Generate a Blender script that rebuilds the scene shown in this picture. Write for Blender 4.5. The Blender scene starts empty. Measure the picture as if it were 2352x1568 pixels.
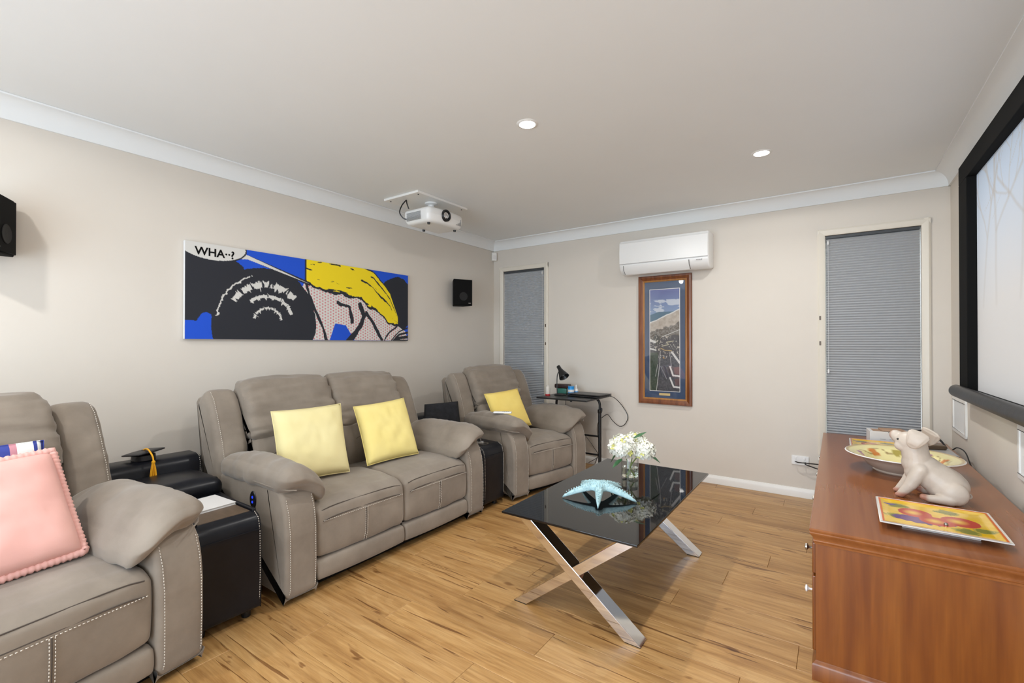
import bpy, bmesh, math, random
import numpy as np
from mathutils import Vector, Matrix, noise as mnoise
random.seed(7)
SC = bpy.context.scene
COL = SC.collection
R = math.radians

# ------------------------------------------------------------------ camera, world, exposure
cam_d = bpy.data.cameras.new('camera')
cam_d.sensor_width = 36.0
cam_d.lens = 36.0 * 1063.5 / 2352.0
cam_d.clip_start = 0.02
cam = bpy.data.objects.new('camera', cam_d)
COL.objects.link(cam)
cam.location = (0, 0, 1.24)
cam.rotation_euler = (R(90.372), 0, R(35.0))
SC.camera = cam

world = bpy.data.worlds.new('sky')
SC.world = world
world.use_nodes = True
bg = world.node_tree.nodes['Background']
bg.inputs[0].default_value = (0.74, 0.87, 1.0, 1)
bg.inputs[1].default_value = 8.0

SC.view_settings.view_transform = 'Standard'
SC.view_settings.look = 'None'
SC.view_settings.exposure = -0.06
SC.view_settings.gamma = 1.0
SC.view_settings.use_curve_mapping = False
SC.cycles.use_denoising = True
SC.cycles.max_bounces = 10
SC.cycles.diffuse_bounces = 6
SC.cycles.transmission_bounces = 8
SC.cycles.sample_clamp_indirect = 6.0
LAMP_W = 18.0            # wide spill of each downlight
BEAM_W = 8.5             # downward beam of each downlight

# room extents (metres, camera stands over the origin)
XL, XR, YF, YB, ZC = -3.37, 0.662, 4.43, -2.0, 2.46
# unseen opening added in the wall behind the camera, lets sky in as fill
FILL_OPENING = (-2.60, .40, 0.0, 2.2)
pl = bpy.data.lights.new('fill_opening_portal', 'AREA')
pl.shape = 'RECTANGLE'; pl.size = FILL_OPENING[1]-FILL_OPENING[0]; pl.size_y = FILL_OPENING[3]
pl.cycles.is_portal = True
po = bpy.data.objects.new('fill_opening_portal', pl); COL.objects.link(po)
po.location = ((FILL_OPENING[0]+FILL_OPENING[1])/2, YB-0.01, FILL_OPENING[3]/2); po.rotation_euler = (R(90), 0, 0)

# ------------------------------------------------------------------ helpers
def setp(o, label=None, cat=None, group=None, kind=None):
    if label: o['label'] = label
    if cat: o['category'] = cat
    if group: o['group'] = group
    if kind: o['kind'] = kind
    return o

def link(name, me, parent=None, **k):
    o = bpy.data.objects.new(name, me); COL.objects.link(o)
    if parent is not None: o.parent = parent
    return setp(o, **k)

def thing(name, label, cat, loc=(0, 0, 0), rz=0, group=None, kind=None):
    o = bpy.data.objects.new(name, None); COL.objects.link(o)
    o.location = loc; o.rotation_euler = (0, 0, rz); o.empty_display_size = .05
    return setp(o, label, cat, group, kind)

def mesh(name, v, f, mat, parent=None, sharp=40, loc=None, **k):
    me = bpy.data.meshes.new(name)
    me.from_pydata([tuple(map(float, p)) for p in v], [], [tuple(map(int, q)) for q in f])
    me.update()
    bm = bmesh.new(); bm.from_mesh(me)
    bmesh.ops.recalc_face_normals(bm, faces=bm.faces)
    bm.to_mesh(me); bm.free()
    me.polygons.foreach_set('use_smooth', [True]*len(me.polygons))
    if sharp: me.set_sharp_from_angle(angle=R(sharp))
    if mat: me.materials.append(mat)
    o = link(name, me, parent, **k)
    if loc: o.location = loc
    return o

class MB:
    """collects simple solids into one mesh"""
    def __init__(s): s.v = []; s.f = []
    def add(s, v, f):
        n = len(s.v); s.v += [tuple(p) for p in v]; s.f += [tuple(i+n for i in q) for q in f]; return s
    def box(s, x0, x1, y0, y1, z0, z1, M=None):
        v = [Vector(p) for p in ((x0,y0,z0),(x1,y0,z0),(x1,y1,z0),(x0,y1,z0),(x0,y0,z1),(x1,y0,z1),(x1,y1,z1),(x0,y1,z1))]
        if M: v = [M @ p for p in v]
        return s.add(v, [(0,3,2,1),(4,5,6,7),(0,1,5,4),(1,2,6,5),(2,3,7,6),(3,0,4,7)])
    def tube(s, pts, r, n=8, closed=False):
        pts = [Vector(p) for p in pts]; rs = r if isinstance(r, (list, tuple)) else [r]*len(pts)
        rings = []; up = None
        for i, p in enumerate(pts):
            if closed: t = pts[(i+1) % len(pts)] - pts[i-1]
            else: t = pts[min(i+1, len(pts)-1)] - pts[max(i-1, 0)]
            t.normalize()
            if up is None: up = t.orthogonal().normalized()
            up = (up - t*up.dot(t)).normalized()
            w = t.cross(up)
            rings.append([p + (up*math.cos(a) + w*math.sin(a))*rs[i] for a in [2*math.pi*k/n for k in range(n)]])
        v = [q for ring in rings for q in ring]; f = []
        m = len(rings)
        for i in range(m if closed else m-1):
            j = (i+1) % m
            for k in range(n): f.append((i*n+k, i*n+(k+1) % n, j*n+(k+1) % n, j*n+k))
        if not closed: f += [tuple(range(n))[::-1], tuple((m-1)*n+k for k in range(n))]
        return s.add(v, f)
    def lathe(s, prof, n=32, c=(0, 0, 0), M=None, caps=True):
        v = []; f = []; m = len(prof)
        for r, z in prof:
            for k in range(n):
                a = 2*math.pi*k/n; p = Vector((r*math.cos(a), r*math.sin(a), z))
                if M: p = M @ p
                v.append(p + Vector(c))
        for i in range(m-1):
            for k in range(n): f.append((i*n+k, i*n+(k+1) % n, (i+1)*n+(k+1) % n, (i+1)*n+k))
        if caps and prof[0][0] > 1e-6: f.append(tuple(range(n))[::-1])
        if caps and prof[-1][0] > 1e-6: f.append(tuple((m-1)*n+k for k in range(n)))
        return s.add(v, f)
    def build(s, name, mat, parent=None, sharp=40, bevel=0, seg=2, **k):
        o = mesh(name, s.v, s.f, mat, parent, sharp, **k)
        if bevel:
            me = o.data; bm = bmesh.new(); bm.from_mesh(me)
            bmesh.ops.remove_doubles(bm, verts=bm.verts, dist=1e-6)
            ed = [e for e in bm.edges if len(e.link_faces) == 2 and e.calc_face_angle(0) > R(30)]
            bmesh.ops.bevel(bm, geom=ed, offset=bevel, segments=seg, profile=.5, affect='EDGES', clamp_overlap=True)
            bm.faces.ensure_lookup_table()
            fs = [min(e.calc_length() for e in fc.edges) < bevel*1.25 for fc in bm.faces]
            bm.to_mesh(me); bm.free()
            me.set_sharp_from_angle(angle=R(sharp))
            me.polygons.foreach_set('use_smooth', fs)
        return o

def box(name, x0, x1, y0, y1, z0, z1, mat, parent=None, bevel=.003, seg=2, **k):
    return MB().box(x0, x1, y0, y1, z0, z1).build(name, mat, parent, bevel=bevel, seg=seg, **k)

def smooth_closed(pts, k=5):
    q = []
    for i, p in enumerate(pts):
        a = np.array(p, float); b = np.array(pts[(i+1) % len(pts)], float); L = np.linalg.norm(b-a); q.append(a)
        if L > .11: q += [a+(b-a)*(.035/L), (a+b)/2, b-(b-a)*(.035/L)]
    pts = q; out = []; n = len(pts)
    for i in range(n):
        p0, p1, p2, p3 = [np.array(pts[(i+d) % n], float) for d in (-1, 0, 1, 2)]
        for s in range(k):
            t = s/k
            out.append(.5*((2*p1)+(-p0+p2)*t+(2*p0-5*p1+4*p2-p3)*t*t+(-p0+3*p1-3*p2+p3)*t**3))
    return np.array(out)

def smooth_open(pts, k=8):
    P = [Vector(p) for p in pts]; P = [P[0]*2-P[1]] + P + [P[-1]*2-P[-2]]
    out = []
    for i in range(1, len(P)-2):
        p0, p1, p2, p3 = P[i-1:i+3]
        for s in range(k):
            t = s/k
            out.append(.5*((2*p1)+(-p0+p2)*t+(2*p0-5*p1+4*p2-p3)*t*t+(-p0+3*p1-3*p2+p3)*t**3))
    out.append(P[-2]); return out

def outward(P):
    A = P[:, 0]; B = P[:, 1]
    area = np.sum(A*np.roll(B, -1)-np.roll(A, -1)*B)
    T = np.roll(P, -1, 0)-np.roll(P, 1, 0)
    T /= np.maximum(np.linalg.norm(T, axis=1, keepdims=True), 1e-9)
    N = np.stack([T[:, 1], -T[:, 0]], 1)
    return N if area > 0 else -N

def wrinkle(V, amp, sc, seed, N=None, mask=None):
    """push vertices by stretched ridged noise"""
    if amp <= 0: return V
    out = V.copy()
    for i, p in enumerate(V):
        q = Vector((p[0]*sc[0]+seed*3.1, p[1]*sc[1]+seed*1.7, p[2]*sc[2]-seed))
        h = mnoise.noise(q)+.5*mnoise.noise(q*2.1)
        a = amp*(mask[i] if mask is not None else 1)
        out[i] = p + N[i]*(h*a)
    return out

def extr(name, prof, t0, t1, mat, parent=None, axis='y', r=.02, crown=0., n=8, cap=4, k=0, wr=0, wsc=(8, 8, 8), seed=1, sharp=60, edge_wr=0, fn=None, **kw):
    """solid of a closed profile swept from t0 to t1 with rounded, slightly drawn-in ends"""
    P = smooth_closed(prof, k) if k else np.array(prof, float)
    N = outward(P); ts = []; ins = []
    for i in range(cap+1):
        a = (i/cap)*math.pi/2
        ts.append(t0+r*(1-math.cos(a))); ins.append(r*(1-math.sin(a)))
    for i in range(1, n): ts.append(t0+r+(t1-t0-2*r)*i/n); ins.append(0)
    for i in range(cap, -1, -1):
        a = (i/cap)*math.pi/2
        ts.append(t1-r*(1-math.cos(a))); ins.append(r*(1-math.sin(a)))
    m = len(P); V = []; NN = []; mk = []
    for t, d in zip(ts, ins):
        tau = (2*t-t0-t1)/(t1-t0)
        Q = P-N*(d+crown*tau*tau)
        for q, nn in zip(Q, N):
            if axis == 'y': V.append((q[0], t, q[1])); NN.append((nn[0], 0, nn[1]))
            elif axis == 'x': V.append((t, q[0], q[1])); NN.append((0, nn[0], nn[1]))
            else: V.append((q[0], q[1], t)); NN.append((nn[0], nn[1], 0))
            mk.append(1+edge_wr*abs(tau)**4)
    V = np.array(V); NN = np.array(NN)
    if wr: V = wrinkle(V, wr, wsc, seed, NN, mk)
    if fn: V = fn(V)
    f = []; s = len(ts)
    for i in range(s-1):
        for j in range(m): f.append((i*m+j, i*m+(j+1) % m, (i+1)*m+(j+1) % m, (i+1)*m+j))
    f.append(tuple(range(m))); f.append(tuple((s-1)*m+j for j in range(m)))
    return mesh(name, V, f, mat, parent, sharp, **kw)

_cube = {}
def cube_grid(n):
    if n in _cube: return _cube[n]
    idx = {}; V = []; F = []
    def vid(p):
        key = tuple(round(c*1000) for c in p)
        if key not in idx: idx[key] = len(V); V.append(p)
        return idx[key]
    for ax in range(3):
        for sg in (-1, 1):
            for i in range(n):
                for j in range(n):
                    q = []
                    for (a, b) in ((i, j), (i+1, j), (i+1, j+1), (i, j+1)):
                        p = [0, 0, 0]; p[ax] = sg; p[(ax+1) % 3] = -1+2*a/n; p[(ax+2) % 3] = -1+2*b/n
                        q.append(vid(tuple(p)))
                    F.append(tuple(q))
    _cube[n] = (np.array(V, float), F); return _cube[n]

def soft(name, size, r, mat, parent=None, c=(0, 0, 0), n=14, puff=(0, 0, 0), fn=None, wr=0, wsc=(8, 8, 8), seed=1, rot=None, sharp=70, **k):
    """rounded, puffed box; fn(V) deforms the points before they are placed"""
    V0, F = cube_grid(n)
    h = np.array(size)/2; q = V0*h; inner = np.maximum(h-r, 1e-4)
    cl = np.clip(q, -inner, inner); d = q-cl
    L = np.linalg.norm(d, axis=1, keepdims=True); d = np.where(L > 1e-9, d/np.maximum(L, 1e-9)*np.minimum(r, h.min()), 0)
    V = cl+d
    for a in range(3):
        b, cc = (a+1) % 3, (a+2) % 3
        V[:, a] += V0[:, a]*puff[a]*(1-V0[:, b]**2)*(1-V0[:, cc]**2)
    if fn: V = fn(V)
    if wr:
        Nn = V/np.maximum(np.linalg.norm(V/h**1.0, axis=1, keepdims=True), 1e-6)/h
        Nn /= np.maximum(np.linalg.norm(Nn, axis=1, keepdims=True), 1e-6)
        V = wrinkle(V, wr, wsc, seed, Nn)
    if rot is not None: V = V @ np.array(rot.to_3x3()).T
    V = V+np.array(c)
    return mesh(name, V, F, mat, parent, sharp, **k)

def rect_loft(name, x0, x1, y0, y1, prof, mat, parent=None, sharp=30, **k):
    """rectangle rings: prof = [(outward offset, z), ...]"""
    V = []; F = []
    for o, z in prof: V += [(x0-o, y0-o, z), (x1+o, y0-o, z), (x1+o, y1+o, z), (x0-o, y1+o, z)]
    for i in range(len(prof)-1):
        for j in range(4): F.append((i*4+j, i*4+(j+1) % 4, i*4+4+(j+1) % 4, i*4+4+j))
    F.append((3, 2, 1, 0)); m = (len(prof)-1)*4; F.append((m, m+1, m+2, m+3))
    return mesh(name, V, F, mat, parent, sharp, **k)

def dashes(name, pts, mat, parent, step=.011, ln=.006, w=.0011, nrm=(1, 0, 0)):
    """row of thread stitches along a line"""
    P = [Vector(p) for p in pts]; mb = MB(); acc = 0; nxt = 0
    for a, b in zip(P, P[1:]):
        L = (b-a).length
        if L < 1e-6: continue
        t = (b-a)/L; nn = Vector(nrm); nn = (nn-t*nn.dot(t)).normalized(); w2 = t.cross(nn)
        while nxt < acc+L:
            c = a+t*(nxt-acc); e = c+t*ln
            vs = [p+w2*s*w+nn*h for p in (c, e) for s in (-1, 1) for h in (-.001, .0014)]
            mb.add(vs, [(0,1,3,2),(4,6,7,5),(0,4,5,1),(2,3,7,6),(1,5,7,3),(0,2,6,4)])
            nxt += step
        acc += L
    return mb.build(name, mat, parent, sharp=0, kind='stuff')

# ------------------------------------------------------------------ materials
def mat(name, c, rough=.5, metal=0, **kw):
    m = bpy.data.materials.new(name); m.use_nodes = True
    b = m.node_tree.nodes['Principled BSDF']
    b.inputs['Base Color'].default_value = (*c, 1); b.inputs['Roughness'].default_value = rough; b.inputs['Metallic'].default_value = metal
    for k, v in kw.items():
        b.inputs[k.replace('_', ' ')].default_value = v
    return m

def nodes(m): return m.node_tree.nodes, m.node_tree.links, m.node_tree.nodes['Principled BSDF']

def tex_noise(m, scale, stretch=(1, 1, 1), detail=4, rough=.6, dist=0, src=None):
    N, L, b = nodes(m)
    if src is None:
        tc = N.new('ShaderNodeTexCoord'); src = tc.outputs['Object']
    mp = N.new('ShaderNodeMapping'); mp.inputs['Scale'].default_value = stretch; L.new(src, mp.inputs['Vector'])
    t = N.new('ShaderNodeTexNoise'); t.inputs['Scale'].default_value = scale; t.inputs['Detail'].default_value = detail
    t.inputs['Roughness'].default_value = rough; t.inputs['Distortion'].default_value = dist
    L.new(mp.outputs[0], t.inputs['Vector']); return t

def ramp(m, fac, stops):
    N, L, b = nodes(m)
    r = N.new('ShaderNodeValToRGB'); L.new(fac, r.inputs[0])
    e = r.color_ramp.elements
    while len(e) < len(stops): e.new(.5)
    for i, (p, c) in enumerate(stops): e[i].position = p; e[i].color = (*c, 1)
    return r

def mixc(m, a, b_, fac, mode='MIX'):
    N, L, b = nodes(m)
    x = N.new('ShaderNodeMix'); x.data_type = 'RGBA'; x.blend_type = mode
    for s, v in ((x.inputs[0], fac), (x.inputs[6], a), (x.inputs[7], b_)):
        if hasattr(v, 'links'): L.new(v, s)
        elif isinstance(v, (int, float)): s.default_value = v
        else: s.default_value = (*v, 1)
    return x.outputs[2]

def bump(m, height, strength=.2, dist=.01):
    N, L, b = nodes(m)
    bp = N.new('ShaderNodeBump'); bp.inputs['Strength'].default_value = strength; bp.inputs['Distance'].default_value = dist
    L.new(height, bp.inputs['Height']); L.new(bp.outputs[0], b.inputs['Normal'])

def noise_mat(name, c1, c2, scale, stretch=(1, 1, 1), rough=.6, bs=0, bscale=None, bd=.004, lo=.3, hi=.7, detail=4, **kw):
    m = mat(name, c1, rough, **kw); N, L, b = nodes(m)
    t = tex_noise(m, scale, stretch, detail); r = ramp(m, t.outputs[0], [(lo, c1), (hi, c2)])
    L.new(r.outputs[0], b.inputs['Base Color'])
    if bs:
        t2 = tex_noise(m, bscale or scale, stretch, 3); bump(m, t2.outputs[0], bs, bd)
    return m

M = {}
M['wall'] = noise_mat('wall_paint', (.665, .615, .550), (.68, .63, .565), 3, rough=.8, bs=.05, bscale=250, bd=.001)
M['ceiling'] = noise_mat('ceiling_paint', (.80, .815, .815), (.815, .83, .83), 2, rough=.9)
M['white_gloss'] = mat('white_trim_paint', (.82, .81, .78), .35)
M['cream_trim'] = mat('cream_trim_paint', (.72, .67, .58), .4)
M['suede'] = noise_mat('taupe_suede', (.180, .145, .112), (.255, .212, .168), 5, rough=.72, bs=.18, bscale=160, bd=.0012, detail=6, Sheen_Weight=.25, Sheen_Roughness=.5)
M['thread'] = mat('pale_thread', (.62, .57, .50), .7)
M['seam'] = mat('dark_seam', (.07, .055, .045), .9)
M['black_leather'] = noise_mat('black_leather', (.004, .0045, .007), (.008, .009, .013), 6, rough=.34, bs=.12, bscale=120, bd=.001, Specular_IOR_Level=.28)
M['velvet'] = noise_mat('black_velvet', (.004, .004, .005), (.012, .012, .015), 30, rough=.95, bs=.3, bscale=60, bd=.002)
M['yellow1'] = noise_mat('pale_yellow_fabric', (.70, .61, .30), (.74, .66, .36), 4, rough=.85, bs=.12, bscale=220, bd=.001)
M['yellow2'] = noise_mat('yellow_fabric', (.76, .63, .22), (.80, .68, .27), 4, rough=.85, bs=.12, bscale=220, bd=.001)
M['yellow3'] = noise_mat('strong_yellow_fabric', (.78, .58, .14), (.82, .64, .19), 4, rough=.85, bs=.12, bscale=220, bd=.001)
M['pink'] = noise_mat('pink_fabric', (.72, .39, .35), (.78, .45, .40), 4, rough=.85, bs=.1, bscale=200, bd=.001)
M['black_plastic'] = mat('black_plastic', (.012, .012, .013), .35)
M['black_satin'] = noise_mat('black_satin', (.006, .006, .007), (.02, .02, .024), 14, rough=.4, bs=.2, bscale=20)
M['black_matte'] = mat('black_matte', (.006, .006, .006), .8, Specular_IOR_Level=.12)
M['black_metal'] = mat('black_metal', (.010, .010, .011), .4)
M['chrome'] = mat('chrome', (.78, .78, .80), .06, 1)
M['nickel'] = mat('dull_nickel', (.35, .33, .30), .35, 1)
M['brass'] = mat('brass', (.62, .45, .20), .4, .8)
M['glass_black'] = mat('black_glass', (.004, .004, .0045), .03, IOR=1.52)
M['glass'] = mat('clear_glass', (1, 1, 1), .0, Transmission_Weight=1.0, IOR=1.45)
def thin_glass(name):
    m = bpy.data.materials.new(name); m.use_nodes = True; N = m.node_tree.nodes; L = m.node_tree.links
    t = N.new('ShaderNodeBsdfTransparent'); g = N.new('ShaderNodeBsdfGlossy'); g.inputs['Roughness'].default_value = .01
    lw = N.new('ShaderNodeLayerWeight'); lw.inputs[0].default_value = .5; pw = N.new('ShaderNodeMath'); pw.operation = 'POWER'; L.new(lw.outputs['Facing'], pw.inputs[0]); pw.inputs[1].default_value = 5
    f = N.new('ShaderNodeMath'); f.operation = 'MULTIPLY_ADD'; L.new(pw.outputs[0], f.inputs[0]); f.inputs[1].default_value = .9; f.inputs[2].default_value = .045
    x = N.new('ShaderNodeMixShader')
    L.new(f.outputs[0], x.inputs[0]); L.new(t.outputs[0], x.inputs[1]); L.new(g.outputs[0], x.inputs[2]); L.new(x.outputs[0], N['Material Output'].inputs[0]); return m
M['thin_glass'] = thin_glass('flat_glass')
M['water'] = mat('water', (.93, .97, .85), .0, Transmission_Weight=1.0, IOR=1.33)
M['white_plastic'] = mat('white_plastic', (.80, .80, .79), .3)
M['grey_plastic'] = mat('grey_plastic', (.35, .35, .35), .4)
M['orange'] = mat('gold_thread', (.85, .42, .01), .7)
M['paper'] = mat('white_paper', (.70, .70, .70), .7)
M['brown_tray'] = noise_mat('brown_tray', (.085, .055, .032), (.12, .08, .05), 12, (1, 6, 1), rough=.35)
M['card'] = mat('brown_card', (.42, .27, .18), .7)
M['porcelain'] = mat('porcelain', (.78, .76, .74), .15)
M['bowl_out'] = mat('beige_glaze', (.50, .41, .34), .25)
M['pale_yellow_glaze'] = mat('pale_yellow_glaze', (.80, .71, .36), .25)
M['star'] = noise_mat('pale_blue_resin', (.32, .52, .57), (.47, .66, .69), 60, rough=.75, bs=.8, bscale=150, bd=.004)
M['petal'] = noise_mat('white_petal', (.80, .79, .66), (.86, .86, .80), 30, rough=.6)
M['petal_y'] = mat('yellow_petal', (.72, .70, .22), .6)
M['leaf'] = noise_mat('green_leaf', (.03, .10, .035), (.06, .17, .07), 20, rough=.45)
M['stem'] = mat('green_stem', (.17, .24, .05), .5)
M['blue'] = mat('blue_tin', (.02, .30, .72), .35)
M['greenp'] = mat('green_pack', (.03, .16, .12), .4)
M['red'] = mat('red_plastic', (.45, .03, .03), .4)
M['mat_blue'] = mat('blue_mount', (.035, .065, .135), .7)

def wood_mat(name, c1, c2, c3, stretch, scale=4, rough=.3, coat=0., dark=(.05, .02, .01), fig=.5):
    m = mat(name, c1, rough, Coat_Weight=coat, Coat_Roughness=.12); N, L, b = nodes(m)
    t = tex_noise(m, scale, stretch, 4, .55, .15); r = ramp(m, t.outputs[0], [(.28, c3), (.5, c1), (.72, c2)])
    t2 = tex_noise(m, scale*3, stretch, 2, .5); r2 = ramp(m, t2.outputs[0], [(.38, (.72, .66, .60)), (.66, (1, 1, 1))])
    o = mixc(m, r.outputs[0], r2.outputs[0], fig, 'MULTIPLY')
    L.new(o, b.inputs['Base Color']); return m
M['cherry'] = wood_mat('cherry_wood', (.215, .062, .008), (.28, .092, .013), (.15, .036, .005), (9, 9, .55), 2.2, .28, .15)
M['cherry_top'] = noise_mat('cherry_wood_top', (.225, .070, .017), (.285, .097, .026), 2.2, (14, .35, 14), rough=.26, detail=2, Coat_Weight=.2, Coat_Roughness=.15)
M['frame_wood'] = wood_mat('brown_frame_wood', (.20, .060, .018), (.28, .095, .03), (.12, .034, .012), (10, 10, 1), 3, .3, .3)
M['slip_wood'] = wood_mat('light_slip_wood', (.42, .19, .05), (.48, .23, .07), (.32, .13, .035), (10, 10, 1), 3, .4)

def floor_mat():
    m = mat('oak_planks', (.5, .3, .15), .36); N, L, b = nodes(m)
    tc = N.new('ShaderNodeTexCoord'); oi = N.new('ShaderNodeObjectInfo')
    sc = N.new('ShaderNodeVectorMath'); sc.operation = 'SCALE'; L.new(oi.outputs['Random'], sc.inputs['Scale']); sc.inputs[0].default_value = (37.3, 91.7, 53.1)
    ad = N.new('ShaderNodeVectorMath'); ad.operation = 'ADD'; L.new(tc.outputs['Object'], ad.inputs[0]); L.new(sc.outputs[0], ad.inputs[1])
    s = ad.outputs[0]
    t1 = tex_noise(m, 2.2, (.55, 5, 1), 5, .6, .8, s); r1 = ramp(m, t1.outputs[0], [(.25, (.31, .155, .050)), (.48, (.47, .270, .100)), (.75, (.58, .365, .160))])
    # cathedral grain
    t4 = tex_noise(m, 1.0, (.8, 4.5, 1), 2, .5, 0., s)
    wv = N.new('ShaderNodeMath'); wv.operation = 'MULTIPLY'; L.new(t4.outputs[0], wv.inputs[0]); wv.inputs[1].default_value = 95
    sn = N.new('ShaderNodeMath'); sn.operation = 'SINE'; L.new(wv.outputs[0], sn.inputs[0])
    r4 = ramp(m, sn.outputs[0], [(.0, (.86, .80, .72)), (.45, (1, 1, 1))])
    o = mixc(m, r1.outputs[0], r4.outputs[0], .45, 'MULTIPLY')
    t2 = tex_noise(m, 9, (.35, 9, 1), 4, .7, .3, s); r2 = ramp(m, t2.outputs[0], [(.36, (.58, .50, .40)), (.58, (1, 1, 1))])
    o = mixc(m, o, r2.outputs[0], .55, 'MULTIPLY')
    # dark splits
    t3 = tex_noise(m, 3.2, (.5, 8, 1), 3, .55, 1.2, s); r3 = ramp(m, t3.outputs[0], [(.63, (1, 1, 1)), (.665, (.30, .19, .11))])
    o = mixc(m, o, r3.outputs[0], .8, 'MULTIPLY')
    t6 = tex_noise(m, 7, (.8, 3, 1), 2, .5, .4, s); r6 = ramp(m, t6.outputs[0], [(.69, (1, 1, 1)), (.75, (.35, .23, .14))])
    o = mixc(m, o, r6.outputs[0], .8, 'MULTIPLY')
    # plank to plank tone
    r5 = ramp(m, oi.outputs['Random'], [(0, (.90, .87, .84)), (.5, (1, 1, 1)), (1, (1.06, 1.05, 1.03))])
    o = mixc(m, o, r5.outputs[0], .8, 'MULTIPLY')
    L.new(o, b.inputs['Base Color']); bump(m, t2.outputs[0], .08, .001)
    return m
M['floor'] = floor_mat()

def blind_mat():
    m = bpy.data.materials.new('grey_blind'); m.use_nodes = True; N = m.node_tree.nodes; L = m.node_tree.links
    b = N['Principled BSDF']; b.inputs['Base Color'].default_value = (.50, .505, .51, 1); b.inputs['Roughness'].default_value = .85
    t = N.new('ShaderNodeBsdfTranslucent'); t.inputs[0].default_value = (.30, .33, .37, 1)
    x = N.new('ShaderNodeMixShader'); x.inputs[0].default_value = .22
    L.new(b.outputs[0], x.inputs[1]); L.new(t.outputs[0], x.inputs[2]); L.new(x.outputs[0], N['Material Output'].inputs[0])
    return m
M['blind'] = blind_mat()

def paint_mat(name, rough=.6, emit=0, coat=0):
    m = mat(name, (.5, .5, .5), rough, Coat_Weight=coat, Coat_Roughness=.05); N, L, b = nodes(m)
    a = N.new('ShaderNodeVertexColor'); a.layer_name = 'print'
    L.new(a.outputs[0], b.inputs['Base Color'])
    if emit:
        L.new(a.outputs[0], b.inputs['Emission Color']); b.inputs['Emission Strength'].default_value = emit
    return m

def emission(name, c, s):
    m = bpy.data.materials.new(name); m.use_nodes = True; N = m.node_tree.nodes; L = m.node_tree.links
    e = N.new('ShaderNodeEmission'); e.inputs[0].default_value = (*c, 1); e.inputs[1].default_value = s
    L.new(e.outputs[0], N['Material Output'].inputs[0]); return m

# numpy painting ------------------------------------------------
def lat(ix, iy, seed):
    h = np.sin(ix*127.1+iy*311.7+seed*74.7)*43758.5453
    return h-np.floor(h)
def vn(x, y, seed=0):
    ix = np.floor(x); iy = np.floor(y); fx = x-ix; fy = y-iy
    fx = fx*fx*(3-2*fx); fy = fy*fy*(3-2*fy)
    a = lat(ix, iy, seed); b = lat(ix+1, iy, seed); c = lat(ix, iy+1, seed); d = lat(ix+1, iy+1, seed)
    return a*(1-fx)*(1-fy)+b*fx*(1-fy)+c*(1-fx)*fy+d*fx*fy
def fbm(x, y, seed=0, o=4):
    s = 0; a = .5
    for i in range(o): s = s+a*vn(x, y, seed+i); x = x*2.03; y = y*2.03; a *= .5
    return s
def put(C, m, c): C[m] = c
def seg_d(X, Y, pts):
    d = np.full(X.shape, 9.)
    for (x0, y0), (x1, y1) in zip(pts, pts[1:]):
        dx, dy = x1-x0, y1-y0; t = np.clip(((X-x0)*dx+(Y-y0)*dy)/(dx*dx+dy*dy+1e-9), 0, 1)
        d = np.minimum(d, np.hypot(X-x0-t*dx, Y-y0-t*dy))
    return d
def inpoly(X, Y, pts):
    r = np.zeros(X.shape, bool); n = len(pts)
    for i in range(n):
        x0, y0 = pts[i]; x1, y1 = pts[(i+1) % n]
        if y0 == y1: continue
        r ^= ((Y < y0) != (Y < y1)) & (X < (x1-x0)*(Y-y0)/(y1-y0)+x0)
    return r

def print_grid(name, o, eu, ev, nx, ny, fn, material, parent=None, zfn=None, **k):
    """a flat printed sheet: corner o, edge vectors eu, ev, colours from fn(U, V)"""
    o, eu, ev = map(np.array, (o, eu, ev))
    u = np.linspace(0, 1, nx+1); v = np.linspace(0, 1, ny+1)
    U, V = np.meshgrid(u, v)
    P = o+U[..., None]*eu+V[..., None]*ev
    if zfn is not None: P = P+zfn(U, V)
    P = P.reshape(-1, 3)
    i = np.arange(nx*ny); a = (i//nx)*(nx+1)+i % nx
    F = np.stack([a, a+1, a+nx+2, a+nx+1], 1)
    me = bpy.data.meshes.new(name); me.from_pydata(P.tolist(), [], F.tolist()); me.update()
    ca = me.color_attributes.new('print', 'FLOAT_COLOR', 'POINT')
    C = np.ones((len(P), 4), np.float32); C[:, :3] = fn(U, V).reshape(-1, 3)
    ca.data.foreach_set('color', C.ravel())
    me.polygons.foreach_set('use_smooth', [True]*len(me.polygons))
    me.materials.append(material)
    return link(name, me, parent, **k)

def text(name, body, size, mat_, parent, loc, rot, ext=.0004):
    c = bpy.data.curves.new(name, 'FONT'); c.body = body; c.size = size; c.extrude = ext; c.offset = .0016
    o0 = bpy.data.objects.new(name, c)
    me = bpy.data.meshes.new_from_object(o0)
    bpy.data.objects.remove(o0)
    me.materials.clear(); me.materials.append(mat_)
    o = link(name, me, parent); o.location = loc; o.rotation_euler = rot; return o

# ------------------------------------------------------------------ room shell
def holed_wall(name, u0, u1, z0, z1, holes, place, mat_):
    us = sorted({u0, u1, *[h[0] for h in holes], *[h[1] for h in holes]})
    zs = sorted({z0, z1, *[h[2] for h in holes], *[h[3] for h in holes]})
    mb = MB()
    for a, b in zip(us, us[1:]):
        for c, d in zip(zs, zs[1:]):
            if any(h[0] <= a and b <= h[1] and h[2] <= c and d <= h[3] for h in holes): continue
            mb.box(*place(a, b), c, d)
    return mb.build(name, mat_, kind='structure')
W1 = (-3.225, -2.66, .36, 2.10)     # x0 x1 z0 z1
W2 = (-.070, .506, .36, 2.10)
T = .14
holed_wall('wall_far', XL-T, XR+T, 0, ZC, [W1, W2], lambda a, b: (a, b, YF, YF+T), M['wall'])
holed_wall('wall_back', XL-T, XR+T, 0, ZC, [FILL_OPENING], lambda a, b: (a, b, YB-T, YB), M['wall'])
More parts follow.
